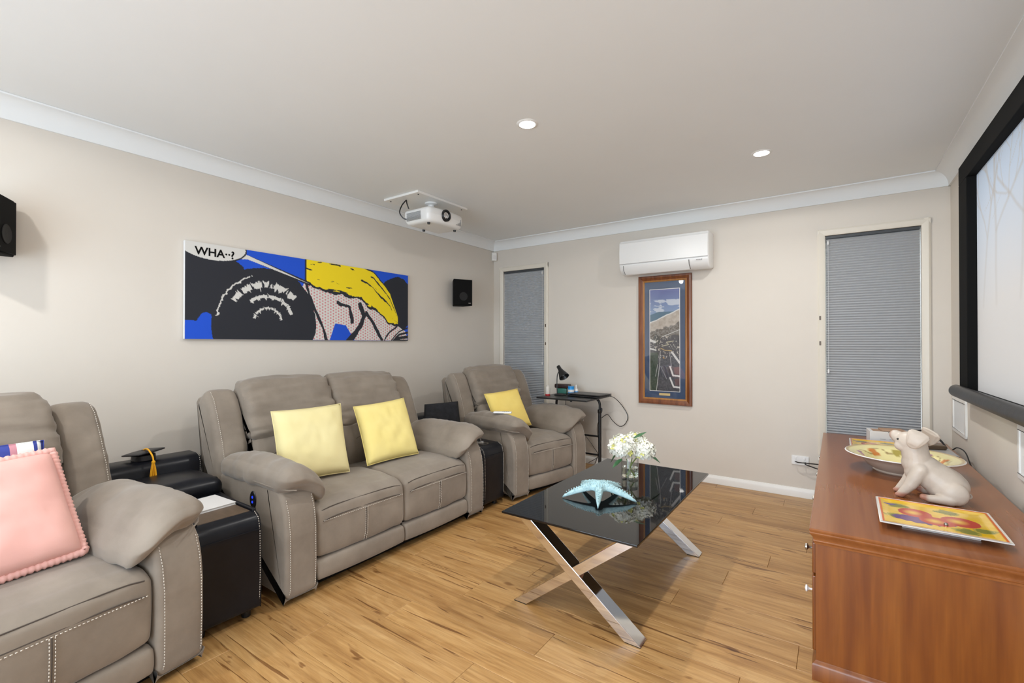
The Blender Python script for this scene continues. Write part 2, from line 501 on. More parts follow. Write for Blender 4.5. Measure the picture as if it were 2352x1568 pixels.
MB().box(XL-T, XL, YB, YF, 0, ZC).build('wall_left', M['wall'], kind='structure')
MB().box(XR, XR+T, YB, YF, 0, ZC).build('wall_right', M['wall'], kind='structure')
MB().box(XL-T, XR+T, YB-T, YF+T, ZC, ZC+.1).build('ceiling', M['ceiling'], kind='structure')
MB().box(XL-T-1, XR+T+1, YF+T+.02, YF+T+.75, 2.30, 2.38).build('trim_6', M['white_gloss'], kind='structure')   # eave outside the windows
fl = MB().box(XL-T, XR+T, YB-T, YF+T, -.05, -.006).build('floor', M['seam'], kind='structure')

# floor planks, laid along X
PW, PL = .170, 1.22
row = 0; y = YB
while y < YF-.001:
    y1 = min(y+PW, YF); off = (row*.431 % 1)*PL; x = XL-off
    while x < XR-.001:
        a, b = max(x, XL), min(x+PL, XR)
        if b-a > .02:
            cx, cy = (a+b)/2, (y+y1)/2; hx, hy = (b-a)/2-.0005, (y1-y)/2-.0005; e = .0012
            v = [(-hx, -hy, -.006), (hx, -hy, -.006), (hx, hy, -.006), (-hx, hy, -.006),
                 (-hx, -hy, -e), (hx, -hy, -e), (hx, hy, -e), (-hx, hy, -e),
                 (-hx+e, -hy+e, 0), (hx-e, -hy+e, 0), (hx-e, hy-e, 0), (-hx+e, hy-e, 0)]
            f = [(0, 1, 5, 4), (1, 2, 6, 5), (2, 3, 7, 6), (3, 0, 4, 7), (4, 5, 9, 8), (5, 6, 10, 9), (6, 7, 11, 10), (7, 4, 8, 11), (8, 9, 10, 11)]
            me = bpy.data.meshes.new('plank'); me.from_pydata(v, [], f); me.materials.append(M['floor'])
            o = link('plank', me, fl); o.location = (cx, cy, 0)
        x += PL
    y = y1; row += 1

# cornices and skirting
cove = [(0, 2.355), (.012, 2.355)] + [(.012+.078*(1-math.cos(a)), 2.362+.088*math.sin(a)) for a in [i/8*math.pi/2 for i in range(9)]] + [(.09, ZC-.001), (0, ZC-.001)]
def cornice(name, axis, base, sgn, t0, t1):
    extr(name, [(base+sgn*d, z) for d, z in cove], t0, t1, M['ceiling'], axis=axis, r=.0001, cap=1, n=1, sharp=35, kind='structure')
cornice('trim_1', 'y', XL, 1, YB, YF); cornice('trim_2', 'x', YF, -1, XL, XR)
cornice('trim_3', 'y', XR, -1, YB, YF); cornice('trim_4', 'x', YB, 1, XL, XR)
skirt = [(0, .0), (.016, .0), (.016, .045), (.013, .058), (.009, .064), (.007, .072), (0, .074)]
def skirting(name, axis, base, sgn, t0, t1):
    extr(name, [(base+sgn*d, z+.001) for d, z in skirt], t0, t1, M['white_gloss'], axis=axis, r=.0001, cap=1, n=1, sharp=35, kind='structure')
skirting('baseboard_left', 'y', XL, 1, YB, YF); skirting('baseboard_far', 'x', YF, -1, XL, XR)
skirting('baseboard_right', 'y', XR, -1, YB, YF); skirting('baseboard_back', 'x', YB, 1, XL, FILL_OPENING[0]-.06)
mb = MB()
for a, b, c, d in ((FILL_OPENING[0]-.06, FILL_OPENING[0], 0, 2.26), (FILL_OPENING[1], FILL_OPENING[1]+.06, 0, 2.26), (FILL_OPENING[0], FILL_OPENING[1], 2.2, 2.26)): mb.box(a, b, YB-.02, YB+.016, c, d)
mb.build('trim_5', M['cream_trim'], kind='structure', bevel=.004)

def window(n, W, latch_x):
    x0, x1, z0, z1 = W; c = .05
    w = thing('window_%d' % n, None, None, (0, 0, 0), kind='structure')
    mb = MB()
    prof = [(0, 0), (c, 0), (c, .012), (c*.75, .020), (c*.3, .016), (0, .010)]   # (out from opening, proud of wall)
    def rail(a, b, fnp):
        V = [fnp(t, d, h) for t in (a, b) for d, h in prof]; m = len(prof)
        mb.add(V, [tuple(range(m)), tuple(range(m, 2*m))]+[(i, (i+1) % m, m+(i+1) % m, m+i) for i in range(m)])
    rail(z0-c, z1+c, lambda t, d, h: (x0-d, YF-h, t)); rail(z0-c, z1+c, lambda t, d, h: (x1+d, YF-h, t))
    rail(x0-c, x1+c, lambda t, d, h: (t, YF-h, z1+d)); rail(x0-c, x1+c, lambda t, d, h: (t, YF-h, z0-d))
    mb.build('casing', M['cream_trim'], w, sharp=30)
    mb = MB(); e = .035; ya, yb = YF+.075, YF+.115
    mb.box(x0, x0+e, ya, yb, z0, z1).box(x1-e, x1, ya, yb, z0, z1).box(x0+e, x1-e, ya, yb, z0, z0+e).box(x0+e, x1-e, ya, yb, z1-e, z1).box(x0+e, x1-e, ya, yb, 1.2, 1.235)
    mb.build('window_frame', M['cream_trim'], w, bevel=.003)
    MB().box(x0+e, x1-e, YF+.092, YF+.097, z0+e, 1.2).build('pane', M['thin_glass'], w, sharp=20)
    MB().box(x0+e, x1-e, YF+.092, YF+.097, 1.235, z1-e).build('pane', M['thin_glass'], w, sharp=20)
    for z in (1.45, 1.25):
        box('latch_keeper', latch_x-.006, latch_x+.006, YF-.024, YF-.016, z-.016, z+.016, M['brown_tray'], w, bevel=.002, label='small brown latch keeper screwed on the casing')
    # pleated cellular blind inside the reveal
    b = thing('cellular_blind', ('tall narrow grey pleated blind in the window behind the armchair', 'wide grey pleated blind in the window behind the wooden sideboard')[n-1], 'blind', (0, 0, 0))
    g = .006; yb0 = YF+.012
    box('head_rail', x0+g, x1-g, yb0-.008, yb0+.035, z1-.024, z1-.001, mat('dark_rail_%d' % n, (.05, .055, .06), .5), b, bevel=.003, label='dark grey head rail')
    box('bottom_rail', x0+g, x1-g, yb0-.004, yb0+.028, z0+.004, z0+.022, M['grey_plastic'], b, bevel=.003)
    P = .0195; k = int((z1-.024-z0-.022)/P); V = []; F = []
    for i in range(2*k+1):
        z = z1-.024-i*P/2; d = 0 if i % 2 else .011
        V += [(x0+g, yb0+d, z), (x1-g, yb0+d, z)]
    for i in range(2*k): F.append((2*i, 2*i+1, 2*i+3, 2*i+2))
    nb = len(V)
    for i in range(2*k+1):
        z = z1-.024-i*P/2; d = .030 if i % 2 else .019
        V += [(x0+g, yb0+d, z), (x1-g, yb0+d, z)]
    for i in range(2*k): F.append((nb+2*i, nb+2*i+2, nb+2*i+3, nb+2*i+1))
    mesh('pleated_fabric', V, F, M['blind'], b, sharp=10)
    xs = x1-.03 if n == 1 else x0+.02
    mb = MB().tube([(xs, yb0-.012, z1-.03), (xs, yb0-.012, 1.05)], .0012, 5)
    mb.build('pull_cord', M['white_plastic'], b)
    for zz in (z1-.055, 1.03): MB().lathe([(0, -.018), (.005, -.016), (.007, 0), (.004, .014), (0, .016)], 10, (xs, yb0-.012, zz)).build('cord_tassel', M['white_plastic'], b)
window(1, W1, W1[1]+.025); window(2, W2, W2[0]-.034)

# ------------------------------------------------------------------ downlights
M['lamp_glow'] = emission('lamp_glow', (1, .98, .95), 30)
def downlight(x, y, label):
    t = thing('downlight', label, 'ceiling light', (x, y, ZC), group='recessed ceiling downlights')
    MB().lathe([(.043, -.002), (.045, -.006), (.056, -.004), (.060, 0), (.043, 0)], 32, caps=False).build('trim_ring', M['white_gloss'], t)
    MB().lathe([(0, -.0035), (.043, -.003), (.043, -.001), (0, -.001)], 32).build('lens', M['lamp_glow'], t)
    L = bpy.data.lights.new('downlight_lamp', 'SPOT'); L.spot_size = R(174); L.spot_blend = .12; L.shadow_soft_size = .035; L.energy = LAMP_W; L.color = (1, .98, .945)
    B = bpy.data.lights.new('downlight_beam', 'AREA'); B.shape = 'DISK'; B.size = .075; B.energy = BEAM_W; B.color = (1, .98, .945); B.spread = R(150)
    bo = bpy.data.objects.new('downlight_beam', B); COL.objects.link(bo); bo.parent = t; bo.location = (0, 0, -.012)
    lo = bpy.data.objects.new('downlight_lamp', L); COL.objects.link(lo); lo.parent = t; lo.location = (0, 0, -.02)
downlight(-1.395, 2.14, 'round downlight nearest to the projector, above the coffee table')
downlight(-.385, 3.32, 'round downlight farther off, nearer to the air conditioner and projection screen')
for x, y in ((-.385, .95), (-2.42, -.25), (-1.30, -1.3)):  # extra unseen downlights, added as fill light
    downlight(x, y, 'added round fill downlight out of view, %s the viewpoint' % ('just in front of' if y > 0 else ('left of' if y > -1 else 'well behind')))

# ------------------------------------------------------------------ recliners
def recliner(name, label, cat, loc, W, n, group, seed=0, button=False, rz=0):
    """front at x=0, facing +X; W wide, n seats"""
    aw = .165; t = thing(name, label, cat, loc, rz, group=group); sw = (W-2*aw)/n; S = M['suede']
    box('base', -.86, -.07, .05, W-.05, .012, .10, M['black_matte'], t, bevel=.006)
    def lean(V):   # tilt the back about its foot
        return V
    # outer back shell
    extr('back_shell', [(-.80, .07), (-.86, .07), (-.97, .55), (-1.03, .90), (-.99, .93), (-.93, .90), (-.86, .5)], .015, W-.015, S, t, r=.02, k=3, n=4)
    for i in range(n):
        y0 = aw+i*sw+.002; y1 = aw+(i+1)*sw-.002
        seat = [(-.64, .37), (-.62, .425), (-.40, .462), (-.18, .458), (-.07, .440), (-.022, .415), (-.004, .385), (.004, .30), (.002, .22), (-.012, .172), (-.05, .162), (-.30, .20), (-.60, .22)]
        so = extr('seat_cushion', seat, y0, y1, S, t, r=.028, crown=.010, k=4, n=22, wr=.004, wsc=(5, 9, 5), seed=seed+i, edge_wr=1.5)
        foot = [(-.06, .052), (-.012, .055), (.002, .075), (.004, .11), (-.002, .145), (-.02, .160), (-.06, .158)]
        extr('footrest_panel', foot, y0, y1, S, t, r=.018, crown=.006, k=4, n=10)
        # seams and stitching on the seat front
        for xx, zz in ((-.0185, .412), (-.0015, .362)):
            MB().tube([(xx, y0+.03+(y1-y0-.06)*j/12, zz-.012*abs(2*j/12-1)**6) for j in range(13)], .0022, 6).build('seam', M['seam'], so)
        dashes('stitching', [(.0065, y0+.03, .354), (.0065, y1-.03, .354)], M['thread'], so)
        ym = (y0+y1)/2
        MB().tube([(.0045, ym, .355), (.0065, ym, .30), (.004, ym, .22), (-.008, ym, .175)], .0016, 6).build('seam', M['seam'], so)
        for dy in (-.007, .007): dashes('stitching', [(.0065, ym+dy, .352), (.0085, ym+dy, .30), (.006, ym+dy, .22), (-.007, ym+dy, .178)], M['thread'], so)
        # lumbar and head cushions
        lum = [(-.60, .40), (-.575, .46), (-.565, .54), (-.590, .62), (-.645, .70), (-.72, .73), (-.82, .66), (-.80, .42)]
        lo = extr('lumbar_cushion', lum, y0+.004, y1-.004, S, t, r=.05, crown=.030, k=5, n=20, wr=.009, wsc=(7, 11, 6), seed=seed+7+i, edge_wr=1)
        head = [(-.715, .662), (-.665, .665), (-.640, .715), (-.655, .79), (-.690, .88), (-.735, .965), (-.785, 1.022), (-.85, 1.042), (-.915, 1.015), (-.95, .94), (-.90, .80), (-.82, .68)]
        ho = extr('head_cushion', head, y0-.004, y1+.004, S, t, r=.045, crown=.018, k=7, n=40, wr=.011, wsc=(13, 4.5, 24), seed=seed+3+i, edge_wr=1.5)
        MB().tube([(-.562-.0, y0+.06+(y1-y0-.12)*j/14, .60+.06*math.sin(math.pi*j/14)) for j in range(15)], .0016, 6).build('seam', M['seam'], lo)
    # wings of the back, outside the cushions
    for s, ya, yb in ((0, -.012, aw-.006), (1, W-aw+.006, W+.012)):
        wing = [(-.66, .48), (-.655, .58), (-.69, .70), (-.745, .83), (-.795, .925), (-.845, .972), (-.90, .965), (-.955, .90), (-.93, .75), (-.87, .55), (-.80, .46)]
        wo = extr('back_wing', wing, ya, yb, S, t, r=.040, crown=.004, k=5, n=10, wr=.006, wsc=(9, 5, 13), seed=seed+11+s, edge_wr=1)
        yy = ya+.028 if s == 0 else yb-.028
        dashes('stitching', [(-.652, yy, .50), (-.651, yy, .58), (-.686, yy, .70), (-.741, yy, .83), (-.79, yy, .925), (-.835, yy, .968)], M['thread'], wo, nrm=(1, 0, .4))
    # arms
    for s, ya, yb in ((0, 0, aw), (1, W-aw, W)):
        arm = [(-.008, .036), (.006, .06), (.010, .20), (.008, .34), (-.004, .43), (-.030, .50), (-.075, .545), (-.16, .552), (-.80, .53), (-.86, .40), (-.86, .10), (-.80, .04)]
        ao = extr('arm', arm, ya, yb, S, t, r=.022, crown=.003, k=4, n=5)
        for yy in (ya+.018, yb-.018):
            dashes('stitching', [(-.003, yy, .05), (.0105, yy, .08), (.0125, yy, .20), (.0105, yy, .34), (-.002, yy, .43), (-.028, yy, .50)], M['thread'], ao)
        po_ = (ya+yb)/2+(.012 if s == 0 else -.012)
        inn = 1 if s == 0 else -1
        def pad_shape(V, inn=inn):
            V = V.copy(); u = V[:, 0]/.34; zn = V[:, 2]/.075; yn = V[:, 1]*inn/.12
            tap = 1-.38*np.clip(-u-.25, 0, 1)**1.6; V[:, 2] *= tap
            V[:, 2] -= .014*np.clip((u-.35)/.65, 0, 1)**2 + .014*np.clip(-u-.2, 0, 1)**1.5
            V[:, 2] -= .070*np.clip(yn+.25, 0, 1.3)**1.5*(1-.25*np.clip(-u, 0, 1))
            V[:, 0] -= .075*np.clip(-zn+.3, 0, 1.3)*np.clip(u, 0, 1)**2
            V[:, 1] *= 1-.10*np.clip(np.abs(u)-.45, 0, 1)**1.5; return V
        pd = soft('arm_pad', (.68, .245, .135), .056, S, t, (-.325, po_+inn*.012, .583), 26, (.010, .008, .022), pad_shape, .010, (16, 6, 8), seed+20+s)
        yo = -inn; pts = []
        for j in range(25):
            u = -1+2*j/24; x = u*.338; yn = -1
            zz = -.022*(1-.38*max(0, -u-.25)**1.6)-.014*max(0, (u-.35)/.65)**2-.014*max(0, -u-.2)**1.5
            kk = (1-.10*max(0, abs(u)-.45)**1.5)*(1-abs(u)**8*.5)
            pts.append((-.325+x, po_+inn*.012+yo*.1265*kk*.985, .583+zz))
        MB().tube(pts, .0030, 6).build('piping', M['suede'], pd)
    if button:
        b = MB().lathe([(0, 0), (.026, 0), (.030, .002), (.028, .005), (0, .006)], 24, M=Matrix.Diagonal((1, 1.45, 1)).to_4x4())
        v = [(-.30+p[0], -.0005-p[2], .458+p[1]) for p in b.v]
        bo = mesh('control_panel', v, b.f, M['black_plastic'], t, label='black oval power control on the outer arm side')
        for zz in (.012, -.012):
            mb = MB().lathe([(0, 0), (.007, 0), (.006, .002), (0, .002)], 12)
            mesh('button', [(-.30+p[0], -.006-p[2], .458+zz+p[1]) for p in mb.v], mb.f, emission('blue_led', (.02, .06, 1.0), 1.2), bo, label='blue lit button')
    return t
GS = 'taupe suede recliners along the left wall'
recliner('recliner_loveseat', 'taupe two-seat recliner under the canvas with two yellow cushions', 'sofa', (-2.115, 1.172, 0), 1.485, 2, GS, 0, True)
recliner('recliner_loveseat', 'taupe two-seat recliner at left edge of photo holding the pink cushion', 'sofa', (-1.775, -.662, 0), 1.485, 2, GS, 40, rz=R(10))
recliner('recliner_armchair', 'taupe single-seat recliner in the corner with one yellow cushion', 'armchair', (-2.07, 2.985, 0), .90, 1, GS, 80, rz=R(-12))

# ------------------------------------------------------------------ black leather consoles between the seats
def console(name, label, loc, yf, dl, dr):
    """front at x=0; y from 0 to yf at the front and to yb_ at the back (wedge)"""
    t = thing(name, label, 'console', loc, group='black leather consoles between the recliners'); K = M['black_leather']
    def wedge(V):
        V = V.copy(); u = np.clip(-V[:, 0]/.95, 0, 1); q = np.clip(V[:, 1]/yf, 0, 1); V[:, 1] += u*(q*dr-(1-q)*dl); return V
    body = [(-.005, .05), (.006, .06), (.008, .2), (.004, .40), (-.012, .452), (-.05, .472), (-.30, .472), (-.62, .47), (-.78, .45), (-.78, .06)]
    bo = extr('console_body', body, 0, yf, K, t, r=.012, k=3, n=4, fn=wedge)
    P = [(.0085, .012+(yf-.024)*j/8, .405) for j in range(9)]
    MB().tube(P, .0018, 6).build('seam', K, bo)
    for yy in (.012, yf-.012): dashes('stitching', [(.004, yy, .06), (.010, yy, .2), (.007, yy, .39), (-.008, yy, .452), (-.045, yy, .474)], M['thread'], bo)
    k6 = .66; la, lb = -dl*k6+.004, yf+dr*k6-.004
    soft('lift_lid', (.34, lb-la, .10), .045, K, t, (-.64, (la+lb)/2, .497), 16, (0, .0, .02), wr=.003, wsc=(7, 6, 7), seed=4)
    bk = extr('back_block', [(-.80, .06), (-.80, .58), (-.815, .612), (-.85, .622), (-.95, .622), (-.985, .61), (-.99, .57), (-.99, .06)], -dl*.9, yf+dr*.9, K, t, r=.014, n=4)
    dashes('stitching', [(-.798, yf+dr*.9-.012, .40), (-.798, yf+dr*.9-.012, .58), (-.813, yf+dr*.9-.012, .613), (-.85, yf+dr*.9-.012, .624)], M['thread'], bk)
    for px_, py_ in ((-.06, .04), (-.06, yf-.04), (-.92, -dl*.9+.05), (-.92, yf+dr*.9-.05)): MB().lathe([(0, 0), (.018, 0), (.022, .055), (0, .055)], 12, (px_, py_, 0)).build('foot', M['black_plastic'], t)
    return t
c1 = console('console_table', 'black leather console with brown tray between the two large recliners', (-2.155, .815, 0), .268, .11, .075)
box('tray', -.345, -.062, .03, .245, .468, .476, M['brown_tray'], c1, bevel=.003, label='brown wood-look tray top')
for a, b, c, d in ((-.40, -.05, .008, .026), (-.40, -.05, .25, .268)): box('tray_rail', a, b, c, d, .462, .484, M['black_leather'], c1, bevel=.006, seg=3)
c2 = console('console_table', 'narrow black leather console with cup holders beside the armchair', (-2.14, 2.685, 0), .255, .0, .14)
mb = MB()
for cx in (-.10, -.205): mb.lathe([(.030, .470), (.043, .470), (.045, .477), (.036, .479), (.032, .477), (.030, .470)], 28, (cx, .125, 0), caps=False)
mb.build('cup_holder_ring', M['nickel'], c2, label='two pale metal cup holder rings')
box('control_plate', -.16, -.145, .06, .19, .470, .476, M['grey_plastic'], c2, bevel=.002)
MB().lathe([(0, .472), (.017, .472), (.017, .492), (.013, .498), (0, .498)], 16, (-.31, .13, 0)).build('control_knob', M['black_plastic'], c2)

# things on the consoles
def tablet(name, label, cat, loc, size, rz, m, b=.003):
    o = box(name, -size[0]/2, size[0]/2, -size[1]/2, size[1]/2, 0, size[2], m, bevel=b, label=label, cat=cat)
    o.location = loc; o.rotation_euler = (0, 0, rz); return o
nb = thing('notebook', 'white closed notebook lying on the brown console tray', 'notebook', (-2.45, .972, .4765), R(3))
box('cover', -.10, .10, -.085, .085, .009, .012, M['paper'], nb, bevel=.001)
box('page_block', -.097, .097, -.083, .082, .001, .009, M['paper'], nb, bevel=.0005)
box('cover', -.10, .10, -.085, .085, 0, .001, M['paper'], nb, bevel=0)

# graduation cap
gc = thing('graduation_cap', 'black satin graduation cap with yellow tassel on the console back', 'hat', (-3.05, .905, .6225), R(14))
MB().lathe([(.052, 0), (.054, .002), (.052, .027), (.042, .032), (0, .034)], 28).build('skull_cap', M['black_satin'], gc)
MT = Matrix.Translation((0, 0, .04)) @ Matrix.Rotation(R(-7), 4, 'Y') @ Matrix.Rotation(R(5), 4, 'X')
brd = soft('mortarboard', (.138, .138, .011), .005, M['black_satin'], gc, (0, 0, .040), 10, (0, 0, .006), rot=MT, wr=.002, wsc=(14, 14, 3), seed=9)
MB().lathe([(0, 0), (.011, .001), (.008, .005), (0, .006)], 12, (0, 0, .048)).build('cap_button', M['black_satin'], gc)
ts = MB().tube(smooth_open([(.0, 0, .052), (.04, -.010, .062), (.078, -.020, .060), (.118, -.027, .035), (.128, -.028, .012)], 5), .004, 8).build('tassel_cord', M['orange'], gc, label='yellow cord')
mb = MB().lathe([(0, .014), (.008, .010), (.009, .003), (.007, -.003)], 12, (.128, -.028, 0))
for k in range(36):
    a = random.uniform(0, 6.28); q = random.random()**.5
    mb.tube([(.128+.006*q*math.cos(a), -.028+.006*q*math.sin(a), -.002), (.130+.010*q*math.cos(a), -.028+.012*q*math.sin(a), -.03), (.131+.013*q*math.cos(a), -.028+.019*q*math.sin(a), -.075-random.uniform(0, .006))], .0016, 4)
mb.build('tassel', M['orange'], gc, label='yellow fringe tassel')

# velvet cushion on the far console
def cushion4(name, label, cat, TL, TR, BR, BL, th, mt, group=None, nn=26, seed=1, pinch=.035, wr=.006, pipe=None, pw=.45, fnc=None):
    TL, TR, BR, BL = [np.array(p, float) for p in (TL, TR, BR, BL)]
    c0 = (TL+TR+BR+BL)/4
    base = Vector(((BL+BR)/2).tolist())
    t = thing(name, label, cat, base, group=group)
    nrm = np.cross(TR-TL, BL-TL); nrm /= np.linalg.norm(nrm)
    if nrm[0] < 0: nrm = -nrm
    V = []; F = []
    def pt(u, v, sg):
        a = 2*u-1; b = 2*v-1
        ua = .5+.5*a*(1-pinch*(1-b*b)); vb = .5+.5*b*(1-pinch*(1-a*a))
        p = (TL*(1-ua)+TR*ua)*(1-vb)+(BL*(1-ua)+BR*ua)*vb
        h = th/2*((1-a**4)*(1-b**4))**pw
        w = wr*(mnoise.noise(Vector((u*5+seed, v*5, sg*3)))+.6*mnoise.noise(Vector((u*11, v*11+seed, sg))))
        edge = min(1, 6*min(u, 1-u, v, 1-v))
        return p+nrm*(sg*(h+w*edge*1.0)) - np.array(base)
    for sg in (1, -1):
        o = len(V)
        for j in range(nn+1):
            for i in range(nn+1): V.append(pt(i/nn, j/nn, sg))
        for j in range(nn):
            for i in range(nn):
                a = o+j*(nn+1)+i; q = (a, a+1, a+nn+2, a+nn+1); F.append(q if sg > 0 else q[::-1])
    me = bpy.data.meshes.new('cushion_cover'); me.from_pydata([tuple(p) for p in V], [], F); 
    bm = bmesh.new(); bm.from_mesh(me); bmesh.ops.remove_doubles(bm, verts=bm.verts, dist=2e-4); bmesh.ops.recalc_face_normals(bm, faces=bm.faces); bm.to_mesh(me); bm.free()
    me.polygons.foreach_set('use_smooth', [True]*len(me.polygons)); me.materials.append(mt)
    link('cushion_cover', me, t)
    loop = [pt(k/24, 0, 0) for k in range(24)]+[pt(1, k/24, 0) for k in range(24)]+[pt(1-k/24, 1, 0) for k in range(24)]+[pt(0, 1-k/24, 0) for k in range(24)]
    if pipe:
        L2 = []
        for k in range(len(loop)):
            p, q = loop[k], loop[(k+1) % len(loop)]
            L2 += [p, p*.67+q*.33, p*.33+q*.67]
        rs = [pipe[0]*(1+pipe[2]*math.sin(k*2.3)*random.uniform(.5, 1)) for k in range(len(L2))]
        MB().tube(L2, rs, 8, True).build('piping', pipe[1], t, sharp=0)
    else:
        MB().tube(loop, .0022, 6, True).build('edge_seam', mt, t, sharp=0)
    return t
GY = 'yellow scatter cushions on the recliners'
cushion4('scatter_cushion', 'pale yellow cushion leaning on the left seat of the middle recliner', 'cushion', (-2.66, 1.385, .855), (-2.60, 1.800, .862), (-2.42, 1.74, .470), (-2.47, 1.335, .478), .13, M['yellow1'], GY, seed=2)
cushion4('scatter_cushion', 'bright yellow cushion leaning on the right seat of the middle recliner', 'cushion', (-2.66, 1.938, .822), (-2.62, 2.345, .845), (-2.42, 2.305, .470), (-2.44, 1.885, .470), .12, M['yellow2'], GY, seed=5)
cushion4('scatter_cushion', 'deep yellow cushion tilted on the seat of the corner armchair', 'cushion', (-2.62, 3.30, .79), (-2.47, 3.614, .824), (-2.29, 3.58, .505), (-2.44, 3.266, .475), .10, M['yellow3'], GY, seed=8)
cushion4('scatter_cushion', 'pink cushion with ruffled piping on the recliner at left edge', 'cushion', (-2.39, .0, .812), (-2.47, .445, .830), (-2.27, .498, .480), (-2.19, .055, .466), .14, M['pink'], None, seed=12, pinch=.015, pipe=(.015, M['pink'], .22))
def stripes():
    m = mat('striped_fabric', (.8, .8, .8), .85); N, L, b = nodes(m)
    tc = N.new('ShaderNodeTexCoord'); sp = N.new('ShaderNodeSeparateXYZ'); L.new(tc.outputs['Object'], sp.inputs[0])
    a = N.new('ShaderNodeMath'); a.operation = 'MULTIPLY_ADD'; L.new(sp.outputs[1], a.inputs[0]); a.inputs[1].default_value = 4.6; a.inputs[2].default_value = .22
    fr = N.new('ShaderNodeMath'); fr.operation = 'FRACT'; L.new(a.outputs[0], fr.inputs[0])
    w = (.78, .80, .78); n_ = (.035, .055, .30); p = (.55, .25, .30)
    r = ramp(m, fr.outputs[0], [(0, w), (.14, n_), (.19, w), (.24, n_), (.29, w), (.34, n_), (.38, w), (.58, p), (.68, n_), (.83, p), (.92, w)])
    r.color_ramp.interpolation = 'CONSTANT'; L.new(r.outputs[0], b.inputs['Base Color']); return m
cushion4('scatter_cushion', 'white cushion striped in navy and pink behind the pink cushion', 'cushion', (-2.535, .005, .868), (-2.615, .448, .855), (-2.515, .43, .485), (-2.435, 0, .485), .07, stripes(), None, seed=15, pinch=.02)
cushion4('velvet_cushion', 'black velvet cushion standing on the console beside the armchair', 'cushion', (-2.80, 2.735, .742), (-2.63, 2.955, .758), (-2.60, 2.965, .520), (-2.75, 2.665, .560), .09, M['velvet'], None, seed=18, pinch=.02, pw=.3)

# remote control on the armchair arm
rc = thing('remote_control', 'white remote control on the armchair arm pad', 'remote', (-2.255, 3.085, .674), R(28))
box('remote_body', -.075, .075, -.022, .022, 0, .014, M['white_plastic'], rc, bevel=.005, seg=3)
mb = MB()
for i in range(4):
    for j in range(2): mb.box(.0+i*.014, .009+i*.014, -.012+j*.014, -.003+j*.014, .0135, .0155)
mb.build('remote_keys', M['grey_plastic'], rc)

# ------------------------------------------------------------------ coffee table
ct = thing('coffee_table', 'black glass coffee table with chrome crossed legs', 'table', (-.975, 2.40, 0))
X0, X1, Y0, Y1 = -.330, .332, -.623, .620
box('tabletop', X0, X1, Y0, Y1, .440, .450, M['glass_black'], ct, bevel=.002)
MB().box(X0+.02, X1-.02, Y0+.09, Y1-.13, .432, .4395).build('underframe', M['black_metal'], ct)
def xleg(yc):
    w = .075
    dx = .275; xa, xb = -dx, dx+.008; t2 = .036
    for s in (1, -1):
        a, b = (xa, xb) if s > 0 else (xb, xa)
        v = []
        for yy in (yc-w/2+(0 if s > 0 else .0015), yc+w/2-(0 if s > 0 else .0015)):
            v += [(b-t2, yy, .004), (b+t2, yy, .004), (a+t2, yy, .4315), (a-t2, yy, .4315)]
        f = [(0, 1, 2, 3), (7, 6, 5, 4), (0, 4, 5, 1), (1, 5, 6, 2), (2, 6, 7, 3), (3, 7, 4, 0)]
        lg = MB().add(v, f).build('leg', M['chrome'], ct, bevel=.0025, seg=2, label='chrome leg of a crossed pair')
        MB().box(b-t2+.002, b+t2-.002, yc-w/2+.003, yc+w/2-.003, 0, .005).build('foot_pad', M['black_plastic'], lg)
xleg(-.5125); xleg(.4725)

# starfish
def starfish():
    V = []; F = []; nr, na = 34, 220; Rm = .195; rng = random.Random(3)
    def rad(a):
        k = abs(((a/(2*math.pi/5)) % 1)-.5)*2        # 1 at arm axis, 0 between arms
        return .050+(Rm-.050)*max(0, k)**3.5 if k < 1 else Rm
    top = []
    for i in range(nr+1):
        q = i/nr
        for j in range(na):
            a = 2*math.pi*j/na; k = abs(((a/(2*math.pi/5)) % 1)-.5)*2
            r = rad(a)*q; ax = k
            
            arch = .044*(1-(r/Rm)**1.6)
            thick = .029*(1-.45*r/Rm)*math.sqrt(max(0, 1-q**4))
            bmp = .0055*mnoise.noise(Vector((math.cos(a)*r*80, math.sin(a)*r*80, 2)))+.004*mnoise.noise(Vector((math.cos(a)*r*170, math.sin(a)*r*170, 5)))
            V.append((r*math.cos(a), r*math.sin(a), arch+thick+.007+(bmp if q < .97 else 0)))
    n1 = len(V)
    for i in range(nr+1):
        q = i/nr
        for j in range(na):
            a = 2*math.pi*j/na; r = rad(a)*q
            arch = .044*(1-(r/Rm)**1.6); V.append((r*math.cos(a), r*math.sin(a), arch+.001+.006*q**8*0))
    for b in (0, n1):
        for i in range(nr):
            for j in range(na): F.append((b+i*na+j, b+i*na+(j+1) % na, b+(i+1)*na+(j+1) % na, b+(i+1)*na+j))
    for j in range(na): F.append((nr*na+j, nr*na+(j+1) % na, n1+nr*na+(j+1) % na, n1+nr*na+j))
    t = thing('starfish', 'pale blue resin starfish on the black glass coffee table', 'ornament', (-1.01, 2.235, .4505), R(4))
    mesh('starfish_body', V, F, M['star'], t, sharp=0)
    mb = MB()
    for k in range(5):
        for i in range(13):
            r = .012+i*.0135; a = 2*math.pi*k/5
            for sy in (-1, 0, 1):
                if sy and i > 9: continue
                yy = sy*(.016*(1-r/.25))+rng.uniform(-.002, .002)
                z = .044*(1-(r/Rm)**1.6)+.029*(1-.45*r/Rm)+.006
                if sy: z -= .0035
                s = rng.uniform(.0038, .0056)*(1-.4*r/Rm)
                mb.lathe([(s, 0), (s*.8, s), (0, s*1.6)], 6, (r*math.cos(a)-yy*math.sin(a), r*math.sin(a)+yy*math.cos(a), z))
    mb.build('spines', M['star'], t, kind='stuff')
starfish()

